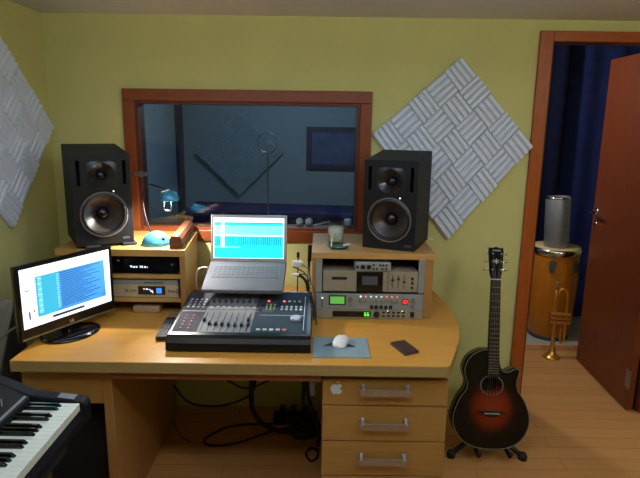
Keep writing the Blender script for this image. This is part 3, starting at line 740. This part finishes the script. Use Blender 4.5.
MB().cyl((SX-.032,SY-.02,SZ_+.040),(SX,SY-.005,SZ_+.050), .006, M_chrome, n=12).build('pivot', sd)
MB().tube([(SX-.018,SY-.034,SZ_+.004),(SX-.018,SY-.036,SZ_-.034),(SX-.012,SY-.036,SZ_-.041),(SX+.010,SY-.036,SZ_-.041),(SX+.016,SY-.036,SZ_-.034),(SX+.016,SY-.034,SZ_+.004)], .0028, M_chrome, 8).build('wire_guard', sd)
MB().lathe([(.006,.03),(.010,.010),(.010,.002),(.006,-.003),(0,-.005)], G_bulb, (SX+.020,SY+.008,SZ_+.0), n=16).build('bulb', sd)

# wooden box with ridged top
wd = thing('wooden_box', 'long dark brown wooden box with ridged lid beside the lamp', 'box', (-.660, 2.50, SZ), (0,0,math.radians(5.2)))
MB().box((-.028,-.04,.0005),(.028,.36,.030), M_box).build('body', wd, .002)
MB().prism([(-.028,-.04,.031),(.028,-.04,.031),(.028,-.04,.040),(.016,-.04,.056),(-.016,-.04,.056),(-.028,-.04,.040)], (0,.40,0), M_box).build('lid', wd, .0015)
MB().box((-.010,-.02,.0562),(.006,-.002,.0568), M_white).build('paper_label', wd)

# sill things beyond the glass
SI = WZ0+.02
for i, (x, lab) in enumerate(((-.113,'white round egg shaker on the window sill, left of two'), (-.062,'white round egg shaker on the window sill, right of two'))):
    o = MB().lathe([(0,.0),(.012,.003),(.020,.014),(.0215,.022),(.018,.034),(.010,.041),(0,.043)], M_white, n=20).build('egg_shaker'); o.location = (x, 3.005, SI+.0005); tag(o, lab, 'shaker', 'egg shakers on the window sill')
o = MB().cyl((-.035,0,.004),(.055,0,.026),.003,M_white,n=8).build('white_stick'); o.location = (0,3.005,SI); tag(o, 'thin white stick leaning beside the egg shakers on the sill', 'stick')
o = MB().lathe([(0,0),(.020,0),(.022,.036),(.018,.040),(0,.040)], M_white, n=16).build('small_cup'); o.location = (.152,3.005,SI+.0005); tag(o, 'small white cup in right corner of the window sill', 'cup')
cable('short white cable end lying at right back corner of right shelf unit', [(.500,2.80,SZ+.0045),(.525,2.79,SZ+.006),(.55,2.78,SZ+.0),(.575,2.77,SZ-.012)], .0045, M_white, name='cable_end')

# ------------------------------------------------------------------ guitar
la_ = math.atan2(2.68-2.449, .942)
gt = thing('acoustic_guitar', 'dark sunburst cutaway acoustic guitar leaning on a stand by the doorway', 'guitar', (.834, 2.449, .075), (-la_,math.radians(1.75),0))
ctl = [(0,0),(.09,.011),(.152,.055),(.184,.135),(.163,.222),(.122,.288),(.1175,.33),(.128,.368),(.124,.386),(.106,.386),(.075,.372),(.048,.376),(.034,.402),(.028,.44),(.026,.474),(-.005,.476),(-.055,.472),(-.108,.440),(-.134,.392),(-.134,.352),(-.121,.312),(-.127,.278),(-.163,.222),(-.186,.135),(-.155,.055),(-.09,.011)]
out = [(p.x, p.z) for p in catmull([Vector((x,0,z)) for x, z in ctl], 5, True)]
# put local origin so that sunburst coordinates are centred on the lower bout (object z offset 1.0)
bd_ = MB(); nO = len(out)
bd_.add([(x,-.043,z) for x,z in out], [tuple(range(nO))], M_burst)
bd_.add([(x,.043,z) for x,z in out], [tuple(range(nO))], M_burst)
bd_.add([(x,-.043,z) for x,z in out]+[(x,.043,z) for x,z in out], [(i,(i+1)%nO,nO+(i+1)%nO,nO+i) for i in range(nO)], M_gloss, True)
bmv = bd_.build('body', gt)
bmm = bmesh.new(); bmm.from_mesh(bmv.data); bmesh.ops.remove_doubles(bmm, verts=bmm.verts, dist=.0002); bmesh.ops.recalc_face_normals(bmm, faces=bmm.faces); bmm.to_mesh(bmv.data); bmm.free()
for p in bmv.data.polygons: p.use_smooth = len(p.vertices) < 8
cutter = MB().cyl((-.003,-.1,.305),(-.003,.030,.305), .043, M_dark, n=32, T=Matrix.Translation((-.003,0,.305)) @ Matrix.Diagonal((1.15,1,1,1)) @ Matrix.Translation((.003,0,-.305))).build('hole_cut', gt)
bpy.context.view_layer.update()
boolcut(bmv, [cutter])
MB().tube([(x,-.043,z) for x,z in out]+[(out[0][0],-.043,out[0][1])], .0024, M_bind, 6).build('binding', bmv)
MB().lathe([(0,0),(.049,0)], M_dark, (-.003,.028,.305), (0,-1,0), 24).build('sound_hole_shade', bmv)  # black disc set inside the hole to paint its inner shade
rs = MB()
for a in range(40):
    t0, t1 = 2*PI*a/40, 2*PI*(a+1)/40
    q = [((-.003+.051*k*math.cos(t)), -.0436, .305+.0445*k*math.sin(t)) for k, t in ((1,t0),(1.12,t0),(1.12,t1),(1,t1))]
    rs.add(q, [(0,1,2,3)], M_bind if a % 2 else M_greyd)
rs.build('rosette', bmv)
br = MB(); br.prism([(-.074,-.0435,.180),(-.045,-.0435,.172),(-.030,-.0435,.158),(0,-.0435,.153),(.030,-.0435,.158),(.045,-.0435,.172),(.074,-.0435,.180),(.035,-.0435,.184),(-.035,-.0435,.184)], (0,-.009,0), M_neck)
bo = br.build('bridge', gt, .001)
MB().box((-.036,-.0555,.170),(.036,-.0525,.174), M_keys).build('saddle', bo)
nk = MB(); nk.prism([(-.026,-.043,.455),(.026,-.043,.455),(.0215,-.045,.815),(-.0215,-.045,.815)], (0,.022,0), M_gloss)
no_ = nk.build('neck', gt, .004)
fb = MB(); fb.prism([(-.0275,-.0435,.345),(.0275,-.0435,.345),(.0215,-.0455,.815),(-.0215,-.0455,.815)], (0,-.007,0), M_neck)
fo = fb.build('fretboard', gt)
sc = .64
for i in range(1, 22):
    zf = .815-sc*(1-2**(-i/12))
    if zf < .348: break
    wz = .0215+(.815-zf)/.47*.006
    MB().box((-wz,-.0538-(.0),zf-.0013),(wz,-.0500,zf+.0013), M_steel).build('fret', fo)
dm = MB()
for i in (3,5,7,9,12):
    zf = .815-sc*(1-2**(-(i-.5)/12)); dm.lathe([(.003,0),(0,.0004)], M_bind, (0,-.0528,zf), (0,-1,0), 10)
dm.build('inlay_dots', fo)
MB().box((-.0215,-.0555,.815),(.0215,-.045,.820), M_keys).build('nut', gt)
hs = MB(); hs.prism([(-.022,-.046,.82),(.022,-.046,.82),(.029,-.040,.85),(.036,-.036,.955),(.033,-.034,.972),(.018,-.034,.970),(0,-.034,.976),(-.018,-.034,.970),(-.033,-.034,.972),(-.036,-.036,.955),(-.029,-.040,.85)], (0,.015,0), M_gloss)
hs.mats = [mat('headstock_black', '0a0909', .65, spec=.15)]
hso = hs.build('headstock', gt, .001)
for z in (.865,.905,.942):
    for sx in (-1,1):
        t_ = MB(); t_.cyl((sx*.021,-.030,z),(sx*.021,-.052,z),.0045,M_chrome,n=10); t_.cyl((sx*.028,-.028,z),(sx*.046,-.028,z),.003,M_chrome,n=8); t_.lathe([(0,0),(.007,.002),(.008,.008),(.005,.014),(0,.015)], M_chrome, (sx*.044,-.028,z), (sx,0,0), 12, T=None)
        t_.build('tuning_peg', hso)
text_mesh('maker_mark', 'YAMAHA', .0105, M_print, hso, Matrix.Translation((0,-.0385,.957)) @ Matrix.Rotation(PI/2,4,'X'))
em = MB()
for a in (0, 60, 120): em.box((-.0014,-.0395,-.014),(.0014,-.0385,.014), M_print, Matrix.Translation((0,-.0022,.905)) @ Matrix.Rotation(math.radians(a),4,'Y'))
em.build('fork_emblem', hso)
ss = MB()
for i in range(6):
    x0 = -.028+i*.0112; x1 = -.018+i*.0072
    ss.tube([(x0,-.056,.172),(x1,-.0565,.818),((-.021 if i < 3 else .021),-.048,(.865,.905,.942,.942,.905,.865)[i])], .0006, M_steel, 4)
ss.build('strings', gt)
# stand
gs = thing('guitar_stand', 'black folding guitar stand under the sunburst guitar', 'guitar stand', (.85, 2.5, 0))
def gpart(mb, nm): return kpart(gs, (.85,2.5,0), mb, nm)
gpart(MB().tube([(.82,2.60,.085),(.762,2.53,.052),(.672,2.475,.020)], .013, M_black, 10), 'leg')
gpart(MB().tube([(.89,2.60,.085),(.945,2.52,.052),(1.006,2.462,.020)], .013, M_black, 10), 'leg')
for x, y in ((.664,2.470),(1.014,2.457)): gpart(MB().lathe([(0,0),(.021,0),(.022,.02),(.016,.034),(0,.036)], M_blackm, (x,y,.0005), n=16), 'rubber_foot')
gpart(MB().tube([(.855,2.62,.09),(.855,2.80,.015)], .011, M_black, 10), 'leg')
gpart(MB().tube([(.855,2.60,.07),(.855,2.665,.40)], .011, M_black, 10), 'upright')
gpart(MB().tube([(.855,2.60,.085),(.78,2.545,.055),(.78,2.40,.050),(.78,2.385,.075)], .010, M_blackm, 8), 'cradle_arm')
gpart(MB().tube([(.855,2.60,.085),(.93,2.545,.055),(.93,2.40,.050),(.93,2.385,.075)], .010, M_blackm, 8), 'cradle_arm')

# ------------------------------------------------------------------ alcove beyond the door
tag(MB().box((1.20,3.83,.0005),(2.45,4.5,.04), M_plat).box((1.20,3.815,.0005),(2.45,3.83,.04), mat('nosing_wood','d8a878',.5)).build('low_platform', None, .002, 2, (1.8,4.1,0)), 'low grey platform under the conga drum', 'platform')
def curtain(name, label, x0, x1, y, m, folds, amp):
    mb = MB(); nx = folds*8; P = []
    for z in (.045, .8, 1.6, AZ-.01):
        for i in range(nx+1):
            t = i/nx; P.append((x0+(x1-x0)*t, y+amp*math.sin(2*PI*folds*t)+amp*.3*math.sin(5*t+z), z))
    fs = [(r*(nx+1)+i, r*(nx+1)+i+1, (r+1)*(nx+1)+i+1, (r+1)*(nx+1)+i) for r in range(3) for i in range(nx)]
    mb.add(P, fs, m, True)
    return tag(mb.build(name, None, 0, 2, ((x0+x1)/2,y,.045)), label, 'curtain')
curtain('curtain', 'navy curtain coloured near black for shade behind the conga at left of doorway', 1.0, 1.86, 4.33, M_navyd, 5, .02)  # near-black colour stands in for shade on this curtain
curtain('curtain', 'navy blue curtain hanging between shaded curtain and open door', 1.87, 2.55, 4.42, M_navy, 3, .012)
cg = thing('conga', 'tall honey coloured conga drum with chrome rim in doorway', 'drum', (1.76, 4.03, .0405))
MB().lathe([(0,.0),(.140,.0),(.145,.01),(.158,.15),(.168,.36),(.172,.48),(.168,.60),(.162,.66)], M_conga, n=36).build('shell', cg)
MB().lathe([(.145,.004),(.148,.006),(.149,.03),(.147,.032)], M_greyd, n=36).build('bottom_band', cg)
MB().lathe([(.168,.645),(.176,.65),(.178,.672),(.176,.692),(.168,.694)], M_chrome, n=36).build('rim', cg)
MB().lathe([(.168,.66),(.169,.690),(.164,.699),(0,.700)], M_skin, n=36).build('drum_head', cg)
for i in range(6):
    a = math.radians(-118+i*60); d_ = Vector((math.cos(a), math.sin(a), 0)); T = Matrix.Translation(d_*.174) @ Matrix.Rotation(a-PI/2+PI,4,'Z')
    lg = MB(); lg.box((-.022,-.012,.555),(.022,.006,.615), M_greyd, T); lg.box((-.014,-.010,.53),(.014,.006,.556), M_greyd, T); lg.cyl((0,-.012,.60),(0,-.012,.675), .005, M_chrome, n=8, T=T)
    lg.build('lug', cg)
tc_ = thing('metal_canister', 'tall grey metal canister standing on the conga head', 'canister', (1.742,4.0,.7455), (0,math.radians(-3),0))
MB().lathe([(0,0),(.085,0),(.086,.003),(.086,.355),(.083,.362),(.079,.362),(.079,.05),(0,.05)], M_tin, n=32).build('body', tc_)
MB().lathe([(.086,.352),(.089,.354),(.089,.365),(.084,.367)], M_chrome, n=32).build('rim', tc_)
tp = thing('trumpet', 'brass trumpet standing on its bell before the conga', 'trumpet', (1.655, 3.69, 0))
bell = [(.058,.0005),(.060,.002),(.052,.010),(.038,.022),(.026,.042),(.018,.075),(.0135,.12),(.011,.20),(.009,.30)]
MB().lathe(bell, M_brass, (0,0,0), (.012,.03,1), 28).build('bell', tp)
def at_(x,z): return (x, z*.03, z)
MB().tube([at_(.003,.29),at_(.007,.44),at_(.018,.485),at_(.04,.503),at_(.065,.487),at_(.077,.44),at_(.078,.30),at_(.078,.14)], .0085, M_brass, 10, smooth_path=6).build('main_tube', tp)
MB().tube([at_(.078,.17),at_(.076,.125),at_(.064,.108),at_(.052,.120),at_(.050,.16),at_(.052,.22)], .0075, M_brass, 10, smooth_path=6).build('tuning_slide', tp)
for k in range(3):
    z = .262+k*.030
    v = MB(); v.cyl((-.035,z*.03-.012,z+.006),(.105,z*.03-.012,z-.006), .0125, M_brass, n=16); v.cyl((-.047,z*.03-.012,z+.007),(-.035,z*.03-.012,z+.006), .007, M_chrome, n=10)
    v.build('valve', tp)
MB().tube([at_(-.012,.28),at_(-.008,.42),at_(-.004,.50)], .0055, M_brass, 8).build('lead_pipe', tp)
MB().lathe([(.006,0),(.006,.03),(.012,.05),(.013,.056),(.010,.055)], M_chrome, at_(-.004,.495), (.02,.03,1), 14).build('mouthpiece', tp)

# ------------------------------------------------------------------ booth beyond the window
pc = thing('framed_picture', 'dark framed picture on far wall beyond the window', 'picture', (.12, 5.5, 1.36))
MB().box((-.265,-.03,-.21),(.265,-.002,.205), M_picf).build('frame', pc, .004)
MB().box((-.21,-.033,-.155),(.21,-.0305,.15), M_pic).build('print', pc)
mc = thing('microphone_stand', 'thin chrome microphone stand with round pop filter beyond the window', 'microphone stand', (-.385, 4.0, 0))
MB().lathe([(0,.0005),(.13,.0005),(.13,.012),(.03,.03),(0,.03)], M_black, n=28).build('base', mc)
MB().cyl((0,0,.02),(.005,0,1.40), .0055, M_steel, n=10).build('pole', mc)
ring = MB(); ring.tube([(.07*math.cos(a)+.005, -.04, 1.465+.07*math.sin(a)) for a in [2*PI*k/28 for k in range(29)]], .004, M_steel, 6); ring.tube([(.005,-.04,1.395),(.005,0,1.38)], .004, M_steel, 6)
ring.build('pop_filter', mc)
cb = thing('long_cabinet', 'long low cabinet under dark navy cover beyond the window', 'cabinet', (-.4, 4.8, 0))
MB().box((-.72,-.2,.0005),(.9,.25,.82), M_covers).build('body', cb, .01)
MB().prism([(-.74,-.22,.82),(.92,-.22,.82),(.92,-.22,.86),(-.74,-.22,.885)], (0,.48,0), M_covers).build('cover', cb, .01)
tag(MB().box((-1.41,5.44,.0005),(-1.345,5.495,1.98), M_picf).build('corner_post', None, .003, 2, (-1.38,5.47,0)), 'thin dark post in the corner beyond the window', 'post')

# ------------------------------------------------------------------ keyboard at lower left
ky = thing('stage_keyboard', 'dark stage keyboard with white keys at lower left corner', 'keyboard', (-.95, 1.2, 0))
def kp(mb, nm, bevel=0.): return kpart(ky, (-.95,1.2,0), mb, nm, bevel)
YE, KF = 1.722, -.776; ZK = .705
body = MB(); prof = [(KF,.625),(KF+.004,.655),(KF-.004,.680),(KF-.012,.690),(KF-.165,.690),(KF-.170,.722),(-1.06,.772),(-1.16,.772),(-1.18,.755),(-1.18,.625)]
body.prism([(x, .55, z) for x, z in prof], (0, YE-.030-.55, 0), M_synth)
kp(body, 'body', .003)
ec = MB(); prof2 = [(KF+.006,.624),(KF+.010,.688),(KF+.002,.704),(KF-.05,.711),(KF-.165,.724),(-1.06,.774),(-1.162,.774),(-1.182,.756),(-1.182,.624)]
ec.prism([(x, YE-.050, z) for x, z in prof2], (0,.050,0), M_synth); kp(ec, 'end_cheek', .006)
kp(MB().prism([(KF-.03,YE-.042,.7095),(KF-.085,YE-.042,.7155),(KF-.085,YE-.010,.7155),(KF-.03,YE-.010,.7095)], (0,0,.0012), M_synthg), 'label_plate')
kp(MB().prism([(KF-.175,.55,.7255),(KF-.182,.55,.7285),(KF-.182,YE-.06,.7285),(KF-.175,YE-.06,.7255)], (0,0,.002), M_synthg), 'trim_strip')
kp(MB().prism([(KF-.20,YE-.15,.740),(KF-.205,YE-.15,.7405),(KF-.255,YE-.07,.7505),(KF-.250,YE-.07,.750)], (0,0,.0015), M_synthg), 'printed_line')
WP = .0212; y = YE-.058; i = 0; names = 'AGFEDCB'
while y > .56:
    nme = names[i % 7]
    kp(MB().box((KF-.162,y-WP+.0007,.672),(KF-.004,y,ZK), M_keys), 'white_key', .0012)
    if nme in 'AGEDB' and nme != 'A' or (nme == 'A' and i > 0 and False): pass
    # a black key sits below (nearer than) A, G, E, D, B going down the scale
    if nme in 'AGEDB':
        yc = y-WP
        b = MB(); b.add([(KF-.162,yc-.0062,ZK-.002),(KF-.052,yc-.0062,ZK-.002),(KF-.052,yc+.0062,ZK-.002),(KF-.162,yc+.0062,ZK-.002),(KF-.162,yc-.0045,ZK+.012),(KF-.064,yc-.0045,ZK+.011),(KF-.064,yc+.0045,ZK+.011),(KF-.162,yc+.0045,ZK+.012)], [(0,3,2,1),(4,5,6,7),(0,1,5,4),(1,2,6,5),(2,3,7,6),(3,0,4,7)], M_gloss)
        kp(b, 'black_key', .001)
    y -= WP; i += 1
sdk = thing('keyboard_stand', 'black folding stand beneath the stage keyboard', 'stand', (-.95, 1.2, 0))
for s_y in (1.45, .85):
    for a, b in ((-1.16,-.80), (-.80,-1.16)):
        kpart(sdk, (-.95,1.2,0), MB().tube([(a, s_y+(.02 if a < b else -.02), .014), (b, s_y+(.02 if a < b else -.02), .608)], .014, M_blackm, 10), 'leg')
kpart(sdk, (-.95,1.2,0), MB().box((-1.18,.7,.600),(-1.14,1.55,.6215), M_blackm), 'top_rail'); kpart(sdk, (-.95,1.2,0), MB().box((-.82,.7,.600),(-.78,1.55,.6215), M_blackm), 'top_rail')
bc = thing('dark_filler_box', 'added black box that keeps the space under left end of desk dark', 'filler box', (-.97, 2.25, 0))  # added box, fills the deep shadow under the desk with black
MB().box((-.135,-.20,.02),(.135,.22,.50), M_blackm).build('box', bc, .008)
MB().box((-.125,-.207,.035),(.125,-.2005,.485), mat('filler_black','0b0b0c',.95,var=.3,scale=120)).build('filler_front', bc)
for x in (-.11,.11):
    for yy in (-.17,.19): MB().cyl((x,yy,.0005),(x,yy,.021), .018, M_blackm, n=12).build('foot', bc)
sc_ = MB(); secs = [(-.06,.0),(-.08,.02),(-.09,.4),(-.09,.7),(-.07,.81),(-.03,.855),(.03,.86),(.07,.82),(.09,.72),(.095,.4),(.085,.02),(.06,0)]
sc_.prism([(0, y*1.7, z+.0005) for y, z in secs], (.07,0,0), M_case)
o = sc_.build('soft_case', None, .02, 3); o.location = (-1.395, 2.22, 0); tag(o, 'dark grey rounded soft case against the left wall behind monitor', 'case')
cable('thin grey cable drooping past the left end of the desk', [(-1.20,2.12,.80),(-1.25,2.08,.77),(-1.29,2.02,.70),(-1.30,2.00,.55),(-1.30,2.0,.3),(-1.28,2.0,.006)], .0045, M_cableg)

# ------------------------------------------------------------------ cables under the desk
cable('black cable sagging under the desk along back wall', [(-.80,2.78,.60),(-.82,2.78,.30),(-.76,2.78,.17),(-.70,2.78,.105),(-.60,2.78,.085),(-.50,2.78,.095),(-.40,2.78,.135),(-.345,2.76,.20),(-.33,2.74,.40),(-.33,2.74,.66)], .006, M_cable, k=6)
cable('thick black cable curving from under the tray to the floor', [(-.34,2.70,.66),(-.35,2.71,.30),(-.355,2.72,.18),(-.345,2.72,.09),(-.29,2.70,.03),(-.20,2.66,.016),(-.09,2.66,.016),(.0,2.66,.014)], .013, M_cable, k=6, n=8)
cable('thin black cable looping across the floor under the desk', [(.0,2.70,.008),(-.12,2.74,.006),(-.30,2.74,.006),(-.45,2.72,.006),(-.53,2.66,.006),(-.58,2.58,.006),(-.54,2.53,.006),(-.42,2.55,.006),(-.30,2.63,.006),(-.20,2.69,.006),(-.05,2.72,.006)], .0058, M_cable, k=6)
cable('black cable hanging at middle of the under-desk space', [(-.52,2.80,.66),(-.51,2.80,.28),(-.46,2.80,.21),(-.40,2.79,.19),(-.33,2.78,.21),(-.22,2.78,.26),(-.10,2.78,.27),(-.02,2.78,.30)], .005, M_cable, k=6)
cable('black cable with plug hanging beside the drawer pedestal', [(-.068,2.50,.66),(-.068,2.52,.40),(-.072,2.53,.30),(-.072,2.53,.22)], .009, M_cable, k=6)
cable('thick black cable slanting down toward the drawer pedestal', [(-.065,2.46,.62),(-.055,2.46,.38),(-.03,2.45,.26),(.004,2.45,.18),(.006,2.46,.06)], .011, M_cable, k=6)
cable('thin grey cable curling on the floor by left desk panel', [(-.80,2.81,.35),(-.81,2.81,.16),(-.80,2.78,.04),(-.76,2.70,.005),(-.70,2.60,.0045),(-.64,2.56,.0045)], .004, M_cableg, k=6)
cable('black cable tangle coil on floor beside the drawer pedestal', [(.0,2.60,.02)]+[(-.07+.075*math.cos(t*1.3)+.012*math.sin(3*t), 2.63+.07*math.sin(t*1.3), .012+.006*t) for t in [k*.55 for k in range(26)]], .009, M_cable, k=3)
cable('small black cable loop in front of the cable tangle', [(.006,2.50,.006),(-.03,2.52,.006),(-.055,2.47,.006),(-.03,2.41,.006),(.0,2.44,.006),(.004,2.50,.006)], .0055, M_cable, k=6)
pw = thing('power_strip', 'dark power strip on floor among the cables', 'power strip', (-.10, 2.79, 0))
MB().box((-.14,-.03,.0005),(.10,.03,.045), M_blackm).build('body', pw, .004)
for x in (-.09,-.03,.03): MB().box((x-.018,-.02,.045),(x+.018,.02,.085), M_black).build('plug', pw, .003)

# ------------------------------------------------------------------ lights
def point(name, loc, power, col, r=.06):
    l = bpy.data.lights.new(name, 'POINT'); l.energy = power; l.color = col; l.shadow_soft_size = r
    o = bpy.data.objects.new(name, l); COL.objects.link(o); o.location = loc; return o
point('ceiling_light_right', (1.75, .62, 2.02), 20, (1.0, .95, .78))
point('ceiling_light_left', (-.75, .75, 2.02), 3, (1.0, .88, .70))
point('alcove_light', (.85, 3.72, 1.98), 30, (1.0, .92, .84))
point('booth_light', (-.2, 4.2, 2.0), 20, (.72, .86, 1.0), .1)
point('desk_lamp_light', (-.765+SX-.010, 2.535+SY-.004, SZ+SZ_+.0115), 28, (1.0, .93, .82), .008)

al = bpy.data.lights.new('added_cool_fill', 'AREA'); al.shape = 'RECTANGLE'; al.size = 1.8; al.size_y = .15; al.energy = 6; al.color = (.80, .88, 1.0)  # added cool fill, not a fitting of the room
ao = bpy.data.objects.new('added_cool_fill', al); COL.objects.link(ao); ao.location = (-.1, .75, 2.06); ao.rotation_euler = (math.radians(50), 0, 0)
al = bpy.data.lights.new('added_ceiling_fill', 'AREA'); al.shape = 'RECTANGLE'; al.size = 2.4; al.size_y = .4; al.energy = 24; al.color = (.72, .82, 1.0)  # added upward fill that brightens the ceiling, no real fitting
ao = bpy.data.objects.new('added_ceiling_fill', al); COL.objects.link(ao); ao.location = (.3, 1.35, 1.96); ao.rotation_euler = (PI, 0, 0)
wd_ = bpy.data.worlds.new('world'); wd_.use_nodes = True; SC.world = wd_
wd_.node_tree.nodes['Background'].inputs['Color'].default_value = (.5, .6, .8, 1); wd_.node_tree.nodes['Background'].inputs['Strength'].default_value = .02

# ------------------------------------------------------------------ camera
cam = bpy.data.cameras.new('camera'); co = bpy.data.objects.new('camera', cam); COL.objects.link(co)
cam.sensor_fit = 'HORIZONTAL'; cam.sensor_width = 36; cam.lens = 555/640*36; cam.clip_start = .05
P_, R_ = math.radians(12.0), math.radians(.8)
fw = Vector((0, math.cos(P_), -math.sin(P_))); up0 = Vector((0, math.sin(P_), math.cos(P_))); rt0 = Vector((1,0,0))
rt = rt0*math.cos(R_)+up0*math.sin(R_); up = -rt0*math.sin(R_)+up0*math.cos(R_)
m = Matrix((rt, up, -fw)).transposed().to_4x4(); m.translation = Vector((0,0,1.62)); co.matrix_world = m
SC.camera = co
SC.view_settings.view_transform = 'Standard'; SC.view_settings.look = 'None'; SC.view_settings.exposure = 0; SC.view_settings.gamma = 1
